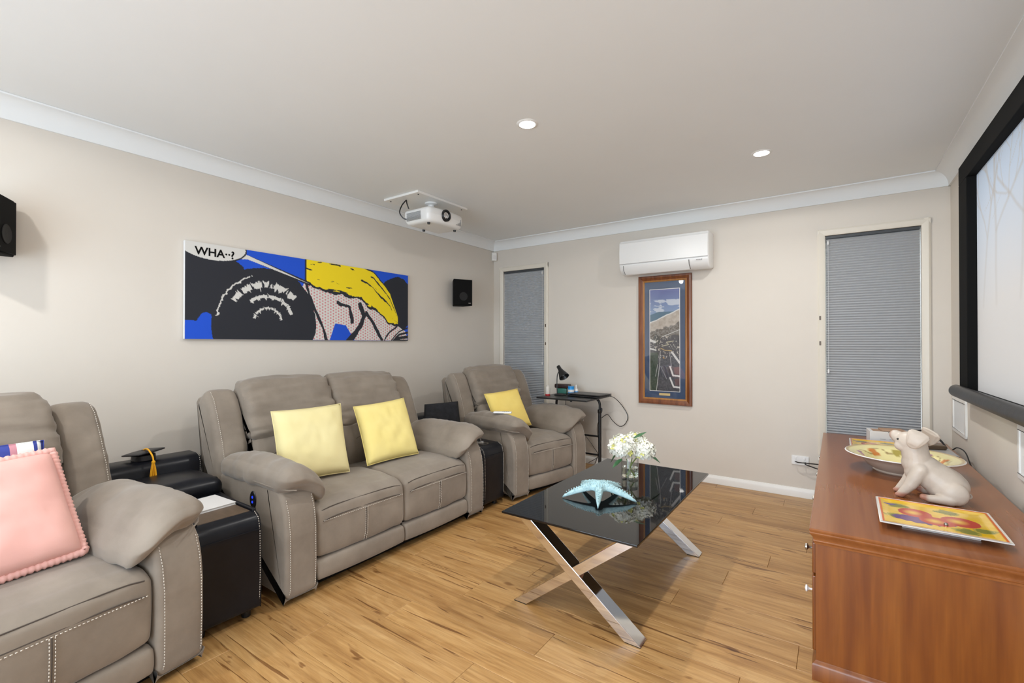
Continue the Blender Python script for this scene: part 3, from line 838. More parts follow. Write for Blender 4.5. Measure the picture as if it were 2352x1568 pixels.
# vase and hydrangeas
vz = thing('glass_vase', 'clear glass cylinder vase half full of water on coffee table', 'vase', (-1.005, 2.655, .4505))
MB().lathe([(0, 0), (.047, 0), (.050, .003), (.050, .135), (.0485, .137), (.047, .135), (.047, .012), (.045, .010), (0, .010)], 48).build('vase_glass', M['thin_glass'], vz)
MB().lathe([(0, .0105), (.0445, .0105), (.0465, .0125), (.0465, .062), (0, .062)], 40).build('water', M['water'], vz)
def floret(mb, c, n, s, rng):
    n = Vector(n).normalized(); a = n.orthogonal().normalized(); b = n.cross(a); th = rng.uniform(0, 6.28); c = Vector(c)
    for k in range(4):
        t = th+k*math.pi/2; d = a*math.cos(t)+b*math.sin(t); e = n.cross(d)
        l = s*rng.uniform(.85, 1.15); lift = n*(s*rng.uniform(.05, .4))
        p = [c, c+d*l*.5+e*l*.42+lift*.5, c+d*l+lift, c+d*l*.5-e*l*.42+lift*.5, c+d*l*.55+lift*.35+n*s*.10]
        i0 = len(mb.v); mb.v += [tuple(q) for q in p]
        mb.f += [(i0, i0+1, i0+4), (i0+1, i0+2, i0+4), (i0+2, i0+3, i0+4), (i0+3, i0, i0+4)]
def leaf_mesh(name, base, tip, wd, up, parent):
    b = Vector(base); t = Vector(tip); d = t-b; u = Vector(up).normalized(); s = d.cross(u).normalized(); V = []; F = []
    for i in range(9):
        q = i/8; w = wd*math.sin(math.pi*min(1, q*.94+.06))**.8*(1-.25*q)
        c = b+d*q-u*(.02*q*q)*d.length*8*.3
        V += [c-s*w+u*w*.35, c-u*.001, c+s*w+u*w*.35]
    for i in range(8):
        for k in (0, 1): F.append((3*i+k, 3*i+k+1, 3*i+k+4, 3*i+k+3))
    return mesh('leaf', V, F, M['leaf'], parent, sharp=0)
def hydrangea(label, root, mid, head, r, leaves, seed):
    rng = random.Random(seed); t = thing('hydrangea', label, 'flower', (-1.005, 2.655, .4505), group='white hydrangeas in the vase')
    MB().tube(smooth_open([root, mid, head], 6), .0035, 8).build('stem', M['stem'], t)
    mb, my = MB(), MB(); h = Vector(head); n = 120; gold = math.pi*(3-math.sqrt(5))
    for k in range(n):
        z = 1-1.72*(k+.5)/n; q = math.sqrt(max(0, 1-z*z)); a = k*gold
        nv = Vector((q*math.cos(a), q*math.sin(a), z)); rr = r*rng.uniform(.82, 1.02)
        c = h+Vector((nv.x*rr, nv.y*rr, nv.z*rr*.86))
        floret(my if rng.random() < .10 else mb, c, nv+Vector((rng.uniform(-.3, .3), rng.uniform(-.3, .3), rng.uniform(-.3, .3))), r*.27, rng)
    mb.build('flower_head', M['petal'], t, sharp=0, kind='stuff'); my.build('flower_head', M['petal_y'], t, sharp=0, kind='stuff', label='pale yellow-green florets')
    for b, tp, w, up in leaves: leaf_mesh('leaf', b, tp, w, up, t)
hydrangea('largest white hydrangea head, front left of the vase', (.018, .01, .014), (-.012, -.005, .09), (-.030, -.03, .185), .082, [((-.06, -.06, .14), (-.105, -.045, .085), .022, (-.5, -.5, 1)), ((-.02, -.07, .12), (-.07, -.10, .07), .02, (-.3, -.6, .8))], 1)
hydrangea('white hydrangea head on the right of the vase', (-.018, .012, .014), (.015, .005, .09), (.070, .035, .165), .068, [((.03, -.03, .15), (.025, -.075, .165), .020, (.3, -1, .4)), ((.10, .06, .13), (.15, .10, .09), .02, (.4, -.2, 1))], 2)
hydrangea('white hydrangea head at the back of the vase', (.0, -.018, .014), (.004, .01, .09), (.015, .050, .205), .066, [((.03, -.02, .24), (.085, .045, .275), .010, (.1, -.8, .6)), ((-.04, .08, .17), (-.09, .10, .14), .02, (-.4, .1, 1))], 3)

# ------------------------------------------------------------------ sideboard
sb = thing('sideboard', 'long cherry wood sideboard along the right wall', 'sideboard', (0, 0, 0))
SX0, SX1, SY0, SY1, SZ = -.066, .600, 2.062, 4.30, .56
o = .017
rect_loft('top', SX0, SX1, SY0, SY1, [(0, .500), (.003, .500), (.004, .507), (.007, .510), (.0075, .513), (.006, .515), (.006, .519), (.009, .527), (.0145, .535), (.018, .540), (.0185, .543), (.0165, .546), (.0175, .549), (.019, .553), (.019, .557), (.016, .5598), (.012, .560)], M['cherry_top'], sb)
rect_loft('carcass', SX0, SX1, SY0, SY1, [(0, .07), (0, .501)], M['cherry'], sb)
rect_loft('plinth', SX0, SX1, SY0, SY1, [(.012, 0), (.012, .055), (.008, .062), (.004, .066), (.001, .071)], M['cherry'], sb)
nd = 4; L4 = (SY1-SY0-.06)/nd
for i in range(nd):
    ya = SY0+.03+i*L4
    dr = box('drawer', SX0-.012, SX0+.002, ya+.004, ya+L4-.004, .375, .490, M['cherry'], sb, bevel=.004)
    do = box('door', SX0-.012, SX0+.002, ya+.004, ya+L4-.004, .085, .365, M['cherry'], sb, bevel=.004)
    def knob(zz, par, yy, mt):
        k = MB().lathe([(.004, 0), (.004, .012), (.007, .016), (.013, .020), (.012, .026), (0, .029)], 18)
        mesh('knob', [(SX0-.012-p[2], yy+p[0], zz+p[1]) for p in k.v], k.f, mt, par)
    knob(.435, dr, ya+.10 if i == 0 else ya+L4/2, M['nickel']); knob(.27, do, ya+.10 if i == 0 else ya+L4/2, M['porcelain'])

# ------------------------------------------------------------------ ceramic pig figurine
def pig():
    t = thing('pig_figurine', 'sitting ceramic pig figurine with raised snout on the sideboard', 'figurine', (.335, 2.735, .5605))
    bm = bmesh.new()
    def ell(c, rr, ry=0, rz=0, H=Matrix()):
        Mx = H @ Matrix.Translation(c) @ Matrix.Rotation(R(rz), 4, 'Z') @ Matrix.Rotation(R(ry), 4, 'Y') @ Matrix.Diagonal((*rr, 1))
        bmesh.ops.create_uvsphere(bm, u_segments=32, v_segments=20, radius=1, matrix=Mx)
    def cap(a, b, ra, rb, n=10, H=Matrix()):
        for i in range(n+1):
            q = i/n; p = Vector(a).lerp(Vector(b), q); r = ra+(rb-ra)*q
            bmesh.ops.create_uvsphere(bm, u_segments=20, v_segments=12, radius=r, matrix=H @ Matrix.Translation(p))
    Hm = Matrix.Translation((-.045, 0, 0)) @ Matrix.Rotation(R(-27), 4, 'Z') @ Matrix.Translation((.045, 0, 0))   # head turned on the neck
    cap((.050, 0, .072), (-.045, 0, .150), .073, .052, 14)      # trunk
    ell((.055, 0, .066), (.076, .078, .066))                    # rump
    ell((-.02, 0, .120), (.065, .062, .070), 40)                # belly and chest
    cap((-.040, 0, .150), (-.050, 0, .215), .052, .049, 8)      # neck
    ell((-.062, 0, .238), (.058, .052, .048), 12, H=Hm)               # skull
    cap((-.080, 0, .236), (-.120, 0, .262), .036, .024, 8, Hm)      # snout
    ell((-.085, -.026, .222), (.030, .022, .024), H=Hm); ell((-.085, .026, .222), (.030, .022, .024), H=Hm)   # cheeks
    cap((-.104, 0, .222), (-.112, 0, .228), .018, .014, 4, Hm)      # chin
    for s in (-1, 1):
        cap((-.035, s*.040, .130), (-.068, s*.042, .060), .032, .024, 8)      # front legs
        cap((-.068, s*.042, .060), (-.100, s*.042, .014), .023, .0165, 7)
        ell((-.106, s*.042, .010), (.018, .015, .010))
        ell((.072, s*.066, .048), (.046, .026, .048), 0, 0)                   # haunch
        cap((.060, s*.070, .022), (-.010, s*.072, .018), .024, .016, 8)       # hind foot
        cap((-.010, s*.072, .018), (-.030, s*.073, .022), .016, .013, 4)
    me = bpy.data.meshes.new('raw'); bm.to_mesh(me); bm.free()
    ob = bpy.data.objects.new('raw', me); COL.objects.link(ob)
    md = ob.modifiers.new('r', 'REMESH'); md.mode = 'VOXEL'; md.voxel_size = .0034
    sm = ob.modifiers.new('s', 'SMOOTH'); sm.factor = .5; sm.iterations = 9
    dg = bpy.context.evaluated_depsgraph_get()
    me2 = bpy.data.meshes.new_from_object(ob.evaluated_get(dg))
    bpy.data.objects.remove(ob)
    me2.name = 'pig_body'; me2.polygons.foreach_set('use_smooth', [True]*len(me2.polygons))
    m = noise_mat('pig_ceramic', (.54, .46, .385), (.63, .55, .47), 14, rough=.42, bs=.15, bscale=70, bd=.002)
    N, L, b = nodes(m)
    # pinkish trotters and snout painted on the ceramic
    tc = N.new('ShaderNodeVertexColor'); tc.layer_name = 'print'
    src = b.inputs['Base Color'].links[0].from_socket
    L.new(mixc(m, src, (.42, .20, .14), tc.outputs[0]), b.inputs['Base Color'])
    ca = me2.color_attributes.new('print', 'FLOAT_COLOR', 'POINT')
    for i, v in enumerate(me2.vertices):
        x, y, z = v.co; w = 0
        if x < -.075 and z < .05: w = max(0, min(1, (.028-z)/.012))
        if z < .05 and -.05 < x < -.012: w = max(w, min(1, (-.012-x)/.012))
        q = Hm.inverted() @ v.co
        if q.x < -.125: w = max(w, min(.6, (-.125-q.x)/.02))
        ca.data[i].color = (w, w, w, 1)
    me2.materials.clear(); me2.materials.append(m)
    link('pig_body', me2, t)
    for s in (-1, 1):
        # ears: thick cupped flaps
        def earfn(V, s=s):
            V = V.copy(); V[:, 0] *= .80+.25*np.clip(V[:, 2]/.035, -1, 1); V[:, 1] += s*(.010-9*V[:, 2]**2*.6); return V
        rot = Matrix.Rotation(R(s*-10), 4, 'Z') @ Matrix.Rotation(R(24), 4, 'Y') @ Matrix.Rotation(R(s*14), 4, 'X')
        soft('ear', (.074, .020, .066), .009, m, t, (-.022, s*.058, .262), 14, (.006, .004, .008), earfn, rot=rot).matrix_basis = Hm
        MB().lathe([(0, -.005), (.0045, -.003), (.006, 0), (.0045, .003), (0, .005)], 14, (-.095, s*.0385, .252)).build('eye', M['black_plastic'], t).matrix_basis = Hm
        MB().lathe([(0, -.002), (.003, 0), (0, .002)], 8, (-.1435, s*.008, .270)).build('nostril', M['seam'], t).matrix_basis = Hm
    mb = MB().tube(smooth_open([(.118, 0, .030), (.129, -.003, .026), (.134, .003, .034), (.130, .006, .042)], 6), [.006]*1+[.005]*6+[.004]*6+[.003]*6, 8)
    mb.build('tail', m, t)
pig()

# plates and bowl on the sideboard
def fruit(U, V):
    X, Y = U, V; C = np.empty(X.shape+(3,)); n = fbm(X*6, Y*6, 3)
    C[:] = (.78, .50, .045); C += ((n-.45)*.5)[..., None]*np.array([.5, .55, .5])
    e = np.minimum(np.minimum(X, 1-X), np.minimum(Y, 1-Y))
    for cx, cy in ((.20, .22), (.62, .20), (.85, .70), (.15, .65), (.72, .80)):
        d = np.hypot((X-cx)/.12, (Y-cy)/.10)+.9*(fbm(X*22, Y*22, 9)-.4); C[d < .75] = (.22, .22, .03); C[(d > .75) & (d < .95)] = (.45, .36, .05)
    d = np.hypot((X-.36)/.26, (Y-.66)/.13)+.35*(vn(X*26, Y*26, 4)-.5); C[d < 1] = (.13, .05, .20)
    d = np.hypot((X-.12)/.06, (Y-.2)/.03); C[d < 1] = (.13, .07, .25)
    for cx, cy, rx, ry in ((.33, .42, .15, .16), (.50, .62, .15, .15), (.70, .50, .16, .17)):
        d = np.hypot((X-cx)/rx, (Y-cy)/ry); C[d < 1] = (.52, .06, .035); w = np.clip(1.1-np.hypot((X-cx+.02)/rx, (Y-cy)/ry)*1.75, 0, 1)[..., None]*(d < 1)[..., None]
        C = C*(1-w)+np.array([.86, .55, .08])*w
    C[e < .035] = (.70, .16, .03); C[e < .018] = (.82, .78, .70)
    return np.clip(C, 0, 1)
M['fruit'] = paint_mat('painted_fruit_glaze', .2, coat=.4)
def square_plate(name, label, loc, rz, s, with_stud=True, group=None):
    t = thing(name, label, 'plate', loc, rz, group=group); h = s/2
    # square ring profile rising to a flat rim
    rect_loft('plate_body', -.10, .10, -.10, .10, [(.0, 0), (.004, 0), (.006, .006), (h-.118, .021), (h-.101, .025), (h-.1, .0275), (h-.102, .0285), (h-.106, .0285), (h-.125, .017)], M['porcelain'], t, sharp=50)
    def dish(U, V):
        e = np.clip(np.minimum(np.minimum(U, 1-U), np.minimum(V, 1-V))*8, 0, 1); z = -.006*e*e*(3-2*e)
        return np.stack([0*z, 0*z, z], -1)
    print_grid('painted_face', (-h+.003, h-.003, .0298), (s-.006, 0, 0), (0, -s+.006, 0), 150, 150, fruit, M['fruit'], t, zfn=dish, label='yellow glaze painted with red fruit and purple grapes')
    if with_stud: MB().lathe([(.006, 0), (.007, .004), (.005, .009), (0, .011)], 14, (.02, -.07, .0235)).build('stud', M['nickel'], t)
    return t
square_plate('square_plate', 'yellow square plate painted with red fruit at the sideboard front', (.305, 2.352, .5605), R(-1), .345)
square_plate('square_plate', 'second yellow square plate half hidden behind the wide bowl', (.235, 3.83, .5605), R(0), .33, False)
bw = thing('fruit_bowl', 'wide beige bowl with pale yellow inside, behind the pig', 'bowl', (.285, 3.22, .5605))
MB().lathe([(0, 0), (.120, 0), (.125, .006), (.122, .012), (.150, .030), (.172, .058), (.182, .072), (.215, .084), (.246, .090)], 64, caps=False).build('bowl_outside', M['bowl_out'], bw, label='beige glazed outer side')
MB().lathe([(.246, .090), (.2485, .0925), (.246, .095), (.243, .0955)], 64, caps=False).build('rim', M['porcelain'], bw, label='white glazed rim')
def bowlp(U, V):
    X, Y = (U-.5)*2, (V-.5)*2; r = np.hypot(X, Y); C = np.empty(U.shape+(3,)); C[:] = (.80, .72, .36)
    a = np.arctan2(Y, X)
    d = np.abs(r-.72-.05*np.sin(a*9+fbm(X*3, Y*3, 2)*4)); C[d < .012] = (.35, .25, .10)
    for i in range(9):
        aa = i*.7+.2; cx, cy = .70*math.cos(aa), .70*math.sin(aa); dd = np.hypot((X-cx)/.11, (Y-cy)/.07)+.3*(vn(X*20, Y*20, i)-.5)
        C[dd < 1] = ((.60, .22, .05), (.35, .10, .30), (.40, .33, .08))[i % 3]
    C[(r > .955)] = (.50, .36, .16)
    return C
nb_, ng = 96, 24; V = []; F = []; U_ = []
prof = [(0, .016), (.06, .016), (.112, .020), (.145, .040), (.168, .068), (.180, .080), (.214, .0905), (.243, .0955)]
pr = np.array(prof); tt = np.linspace(0, len(pr)-1, ng+1); rr = np.interp(tt, range(len(pr)), pr[:, 0]); zz = np.interp(tt, range(len(pr)), pr[:, 1])
for i in range(ng+1):
    for j in range(nb_):
        a = 2*math.pi*j/nb_; V.append((rr[i]*math.cos(a), rr[i]*math.sin(a), zz[i])); U_.append((rr[i]*math.cos(a)/.486+.5, rr[i]*math.sin(a)/.486+.5))
for i in range(ng):
    for j in range(nb_): F.append((i*nb_+j, i*nb_+(j+1) % nb_, (i+1)*nb_+(j+1) % nb_, (i+1)*nb_+j))
me = bpy.data.meshes.new('bowl_inside'); me.from_pydata(V, [], F); ca = me.color_attributes.new('print', 'FLOAT_COLOR', 'POINT')
U_ = np.array(U_); C = np.ones((len(V), 4), np.float32); C[:, :3] = bowlp(U_[:, 0], U_[:, 1]); ca.data.foreach_set('color', C.ravel())
me.polygons.foreach_set('use_smooth', [True]*len(me.polygons)); me.materials.append(M['fruit'])
link('bowl_inside', me, bw, label='pale yellow inside with painted fruit vine')

# boxes and devices at the far end of the sideboard
wb = thing('carton', 'white carton with open tray at far end of the sideboard', 'box', (.285, 4.10, .5605), R(6))
box('carton_body', -.105, .105, -.07, .07, 0, .085, M['paper'], wb, bevel=.002)
box('carton_inset', -.085, -.02, -.05, .05, .0845, .0865, M['card'], wb, bevel=.001, label='brown card inset')
for i in range(2): box('printed_line', -.05+i*.05, -.02+i*.055, -.0708, -.0698, .035, .038, M['grey_plastic'], wb, bevel=0)
sl = tablet('card_slab', 'flat white and brown card lying on the white carton', 'box', (.31, 4.10, .6475), (.13, .09, .012), R(14), M['card'])
rt = thing('set_top_box', 'flat black set-top box by the wall on the sideboard', 'device', (.495, 3.80, .5605), R(3))
box('device_shell', -.085, .085, -.12, .12, 0, .028, M['black_plastic'], rt, bevel=.003)
box('device_cover', -.083, .083, -.118, .118, .028, .031, M['grey_plastic'], rt, bevel=.001, label='grey top cover')
wl = tablet('leather_wallet', 'dark brown leather case on top of the set-top box', 'wallet', (.49, 3.87, .592), (.11, .08, .028), R(20), M['brown_tray'], .008)
def cable(name, label, pts, r, m):
    return MB().tube(smooth_open(pts, 8), r, 6).build(name, m, label=label, cat='cable')
cable('headphone_cable', 'blue and black cable lying behind the white carton', [(.40, 4.16, .63), (.44, 4.17, .652), (.50, 4.12, .66), (.55, 4.06, .62), (.575, 4.0, .575)], .006, M['black_plastic'])
cable('device_cable', 'thin black cable running from set-top box along the wall', [(.585, 3.90, .59), (.605, 3.88, .61), (.625, 3.80, .60), (.63, 3.70, .55), (.635, 3.62, .50)], .0035, M['black_plastic'])

# ------------------------------------------------------------------ projection screen on the right wall
ps = thing('projection_screen', 'large projection screen with black border on the right wall', 'screen', (0, 0, 0))
xs0, sy0, sy1, sz0, sz1 = .612, .95, 3.857, .93, 2.308
box('frame_top', xs0, XR-.004, sy0, sy1, sz1-.108, sz1, M['black_matte'], ps, bevel=.003)
box('frame_side', xs0, XR-.004, sy1-.205, sy1, sz0+.02, sz1-.108, M['black_matte'], ps, bevel=.003)
box('frame_side', xs0, XR-.004, sy0, sy0+.205, sz0+.02, sz1-.108, M['black_matte'], ps, bevel=.003)
rp = [(.592+.034*math.cos(a), .962+.036*math.sin(a)) for a in [2*math.pi*i/24 for i in range(24)]]
extr('bottom_roller', rp, sy0, sy1-.02, M['black_satin'], ps, r=.008, n=2)
box('frame_bottom', xs0, XR-.004, sy0, sy1, sz0, sz0+.05, M['black_matte'], ps, bevel=.003)
def screen_paint(U, V):     # U: from far end to near end, V: from top down
    X = U*2.5; Y = V*1.27; C = np.empty(U.shape+(3,))
    g = np.clip(1.25-V*2.0+.35*(fbm(X*2, Y*2, 5)-.5)+.15*U, 0, 1)[..., None]
    C[:] = (.60, .60, .605); C = C*(1-g*.55)+np.array([.36, .52, .74])*g*.55
    def branch(x, y, a, l, w, dep):
        nonlocal C
        pts = [(x, y)]; aa = a
        for k in range(4): aa += rg.uniform(-.22, .22); pts.append((pts[-1][0]+math.cos(aa)*l/4, pts[-1][1]-math.sin(aa)*l/4))
        d = seg_d(X, Y, pts); m = np.clip(1.3-d/w, 0, 1)[..., None]*np.clip(1.15-V*1.3, .06, 1)[..., None]*.55
        C = C*(1-m)+np.array([.42, .40, .38])*m
        if dep:
            for k in range(3): q = pts[2+k % 3]; branch(q[0], q[1], a+rg.choice((-1, 1))*rg.uniform(.35, .9), l*.62, w*.55, dep-1)
    rg = random.Random(4)
    for bx, bw_ in ((.13, .018), (.38, .022), (.75, .02), (1.2, .03), (1.8, .02)): branch(bx, .78, 1.57+rg.uniform(-.08, .08), .75, bw_, 3)
    return C
print_grid('screen_surface', (.655, sy1-.205, sz1-.108), (0, -(sy1-sy0-.41), 0), (0, 0, -(sz1-sz0-.158)), 260, 150, screen_paint, paint_mat('projection_fabric', .9, .18), ps, label='white screen with a faint projected picture of bare trees')

# in-wall speaker plates below the screen
for (ya, yb, lab) in ((3.955, 4.335, 'white wall plate low on the right wall, nearer the window'), (2.56, 2.945, 'white wall plate low on the right wall, nearer the viewpoint')):
    wp = thing('wall_plate', lab, 'wall plate', (XR, (ya+yb)/2, .655), group='white plates on the right wall'); h = (yb-ya)/2
    mb = MB(); mb.box(-.012, 0, -h, h, 0, .022).box(-.012, 0, -h, h, .215, .237).box(-.012, 0, -h, -h+.022, .022, .215).box(-.012, 0, h-.022, h, .022, .215)
    mb.build('plate_frame', M['white_gloss'], wp, bevel=.003)
    MB().box(-.006, 0, -h+.022, h-.022, .022, .215).build('grille', M['ceiling'], wp)

# ------------------------------------------------------------------ canvas on the left wall
cv = thing('canvas_print', 'long blue, black and yellow pop-art canvas above the middle recliner', 'picture', (XL, 2.12, 1.585))
CW, CH = 1.845, .622
box('stretcher', .004, .030, -CW/2, CW/2, -CH/2, CH/2, M['paper'], cv, bevel=.003)
def canvas_paint(U, V):
    X = U*2.95; Y = V; C = np.empty(U.shape+(3,)); C[:] = (.004, .075, .60)
    K = (.014, .016, .024); Wt = (.66, .65, .62); Ye = (.86, .66, .006); w1 = fbm(X*5, Y*5, 1)-.5; w2 = fbm(X*9, Y*9, 7)-.5
    def blob(cx, cy, rx, ry, wob=.5): return np.hypot((X-cx)/rx, (Y-cy)/ry)+w1*wob < 1
    C[blob(.14, .43, .42, .36, .9)] = K; C[blob(2.74, .36, .27, .30, .8)] = K; C[blob(2.80, .62, .16, .22, .8)] = K
    # dotted pale field
    fld = inpoly(X, Y, [(1.28, .28), (1.55, .24), (2.1, .34), (2.45, .62), (2.9, .86), (2.95, 1.0), (2.0, 1.0), (1.86, .80), (1.70, .78), (1.62, 1.0), (1.2, 1.0), (1.05, .70)])
    fo = fld
    C[fld] = Wt
    gx = (X*26) % 1-.5; gy = (Y*26+(np.floor(X*26) % 2)*.5) % 1-.5
    C[fld & (gx*gx+gy*gy < .075)] = (.62, .22, .24)
    # large black dome with brush lines
    dome = np.hypot((X-.83)/.60, (Y-.78)/.60)+w1*.12 < 1; C[dome] = K
    for rr, a0, a1, th in ((.90, 1.9, 3.05, .018), (.72, .75, 2.6, .075), (.50, .35, 2.3, .045), (.27, .2, 2.9, .030)):
        rad = np.hypot((X-.83)/.60, (Y-.80)/.60); ang = np.arctan2(-(Y-.80)/.60, (X-.83)/.60)
        br = fbm(ang*14, rad*5, 3)-.5
        C[dome & (np.abs(rad-rr+.09*br) < th*(.55+1.3*np.abs(br)*2)) & (ang > a0) & (ang < a1) & (br > -.16)] = Wt
    # black wavy contour between the fields
    for pts, wd in (([(1.28, .26), (1.34, .45), (1.42, .60), (1.50, .80), (1.58, 1.0)], .016), ([(2.08, .50), (2.16, .66), (2.05, .84), (1.90, 1.0)], .035), ([(2.2, .62), (2.33, .80), (2.45, 1.0)], .026), ([(2.75, .76), (2.58, .88), (2.50, 1.0)], .010), ([(1.75, .50), (1.92, .56), (1.95, .74)], .02)):
        C[(seg_d(X+w1*.06, Y+w2*.06, pts)+w2*.02 < wd)] = K
    for k in range(4): C[(seg_d(X+w1*.05, Y, [(2.62, 1.02-.0*k+.04*k), (2.78, .86+.05*k), (2.95, .80+.07*k)]) < .010+.006*k) & (X > 2.55)] = K
    # yellow sweep with dark strokes
    top = np.interp(X, [1.30, 1.5, 1.9, 2.3, 2.6, 2.75], [.0, -.05, -.05, .03, .30, .64]); bot = np.interp(X, [1.30, 1.4, 1.75, 2.1, 2.4, 2.62, 2.75], [.26, .32, .36, .42, .60, .74, .76])
    sw = (X > 1.30) & (X < 2.75) & (Y > top+w2*.03) & (Y < bot+w2*.10)
    rim = (X > 1.28) & (X < 2.77) & (Y > top-.02+w2*.03) & (Y < bot+.03+w2*.10)
    C[rim] = K; C[sw] = Ye
    q = (Y-top)/(bot-top+1e-6); st = np.sin(q*21+fbm(X*3.2, q*2, 12)*9); C[sw & (st > .80) & (fbm(X*4, q*6, 15) > .44)] = K
    # speech balloon and its pointer
    pt_ = inpoly(X, Y, [(.42, .015), (.62, .065), (1.34, .300), (.60, .105), (.50, .12)])
    C[seg_d(X, Y, [(.62, .085), (1.34, .300)]) < .022] = K; C[pt_] = Wt
    bal = np.hypot((X-.26)/.32, (Y-.02)/.145) < 1; C[np.hypot((X-.26)/.335, (Y-.02)/.163) < 1] = K; C[bal] = Wt
    return C
print_grid('canvas_face', (.0308, -CW/2+.001, CH/2-.001), (0, CW-.002, 0), (0, 0, -CH+.002), 560, 190, canvas_paint, paint_mat('printed_canvas', .75), cv)
text('lettering', 'WHA\u00b7\u00b7?', .072, M['black_matte'], cv, (.0315, -.868, .232), (R(90), 0, R(90)))

# ------------------------------------------------------------------ framed photograph on the far wall
fp = thing('framed_photograph', 'tall wooden framed aerial beach photograph under the air conditioner', 'picture', (-1.331, YF, 1.285), 0)
FW, FH = .500, 1.225
def framer(name, hw, hh, prof, m, par):
    V = []; F = []; n = len(prof)
    for o_, d_ in prof:
        V += [(-hw+o_, -d_, -hh+o_), (hw-o_, -d_, -hh+o_), (hw-o_, -d_, hh-o_), (-hw+o_, -d_, hh-o_)]
    for i in range(n-1):
        for j in range(4): F.append((i*4+j, i*4+(j+1) % 4, i*4+4+(j+1) % 4, i*4+4+j))
    return mesh(name, V, F, m, par, sharp=25)
framer('frame', FW/2, FH/2, [(0, .002), (0, .022), (.006, .030), (.020, .031), (.034, .024), (.045, .020), (.046, .004)], M['frame_wood'], fp)
framer('frame_slip', FW/2-.045, FH/2-.045, [(0, .006), (0, .021), (.004, .022), (.014, .016), (.016, .006)], M['slip_wood'], fp)
MB().box(-FW/2+.05, FW/2-.05, -.010, -.004, -FH/2+.05, FH/2-.05).build('mount_board', M['mat_blue'], fp)
def aerial(U, V):
    X = U*.30; Y = V; C = np.empty(U.shape+(3,)); n = fbm(X*40, Y*40, 2); n2 = fbm(X*90, Y*90, 8); n3 = fbm(X*14, Y*14, 5)
    sk = np.clip(V/.26, 0, 1)[..., None]; C[:] = np.array([.085, .105, .30])*(1-sk)+np.array([.20, .30, .46])*sk
    cl = (fbm(X*9, Y*34, 4) > .56) & (V > .10) & (V < .27); C[cl] = (.48, .52, .60)
    sea = V > .20+.10*(.5-U); sea &= V > .22; C[sea & (U < .9)] = (.05, .13, .20)
    shore = .335-.125*U+.02*(n3-.5)
    C[V > shore-.012] = (.62, .62, .60)
    sand = V > shore; C[sand] = (.43, .37, .31); C[sand] += ((n-.5)*.25)[sand][:, None]
    bush = V > .42-.09*U+.06*(n-.5); C[bush] = (.15, .13, .11); C[bush] += ((n2-.5)*.35)[bush][:, None]
    land = V > .50-.05*U+.05*(n-.5); C[land] = (.045, .042, .05); C[land] += ((n2-.5)*.10)[land][:, None]
    tr = np.hypot((X-.07)/.028, (Y-.50)/.05)+(n2-.5) < 1; C[tr] = (.02, .022, .018)
    spots = (n2 > .63) & (V > .46) & (V < .68); C[spots] = (.50, .45, .38)
    green = (X < .085-.03*(V-.62)) & (V > .62+.03*(n-.5)); C[green] = (.022, .04, .018); C[green] += ((n2-.5)*.05)[green][:, None]
    for pts, wd, c in (([(.30, .40), (.16, .455), (.12, .47)], .003, (.55, .53, .50)), ([(.12, .56), (.19, .545), (.17, .52), (.24, .51)], .004, (.40, .36, .25)), ([(.11, .58), (.15, .60), (.22, .605)], .004, (.45, .30, .10)),
                       ([(.105, .62), (.10, .74), (.065, 1.0)], .0026, (.55, .53, .50)), ([(.20, .62), (.22, .76)], .003, (.30, .28, .28)), ([(.11, .76), (.17, .88)], .004, (.22, .20, .22)), ([(.225, .62), (.30, .72)], .010, (.62, .60, .58)),
                       ([(.205, .76), (.235, .845), (.30, .85)], .008, (.66, .64, .62)), ([(.205, .87), (.24, .955), (.30, .96)], .008, (.66, .64, .62)), ([(.08, .74), (.055, .86)], .003, (.35, .33, .32)), ([(.0, .50), (.05, .52)], .012, (.60, .58, .55)), ([(.0, .585), (.06, .60)], .007, (.60, .58, .55)), ([(.135, .672), (.145, .678)], .004, (.60, .30, .03))):
        C[seg_d(X, Y, pts) < wd] = c
    red = inpoly(X, Y, [(.245, .77), (.30, .76), (.30, .835), (.25, .83)]) | inpoly(X, Y, [(.25, .88), (.30, .87), (.30, .94), (.255, .94)])
    C[red] = (.10, .04, .04)
    return np.clip(C, 0, 1)
print_grid('photograph', (-.138, -.0112, .478), (.276, 0, 0), (0, 0, -.962), 150, 460, aerial, paint_mat('photo_print', .4), fp, label='aerial photograph of beach, trees and roads')
mb = MB()
for a, b, c, d in ((-.143, -.138, -.489, .483), (.138, .143, -.489, .483), (-.138, .138, .478, .483), (-.138, .138, -.489, -.484)): mb.box(a, b, -.0125, -.010, c, d)
mb.build('mount_bevel', M['porcelain'], fp)
box('name_plate', -.052, .052, -.0135, -.0102, -.528, -.505, M['brass'], fp, bevel=.001, label='small brass plate below the photograph')
MB().box(-FW/2+.055, FW/2-.055, -.0165, -.0145, -FH/2+.055, FH/2-.055).build('glazing', M['thin_glass'], fp, sharp=20)

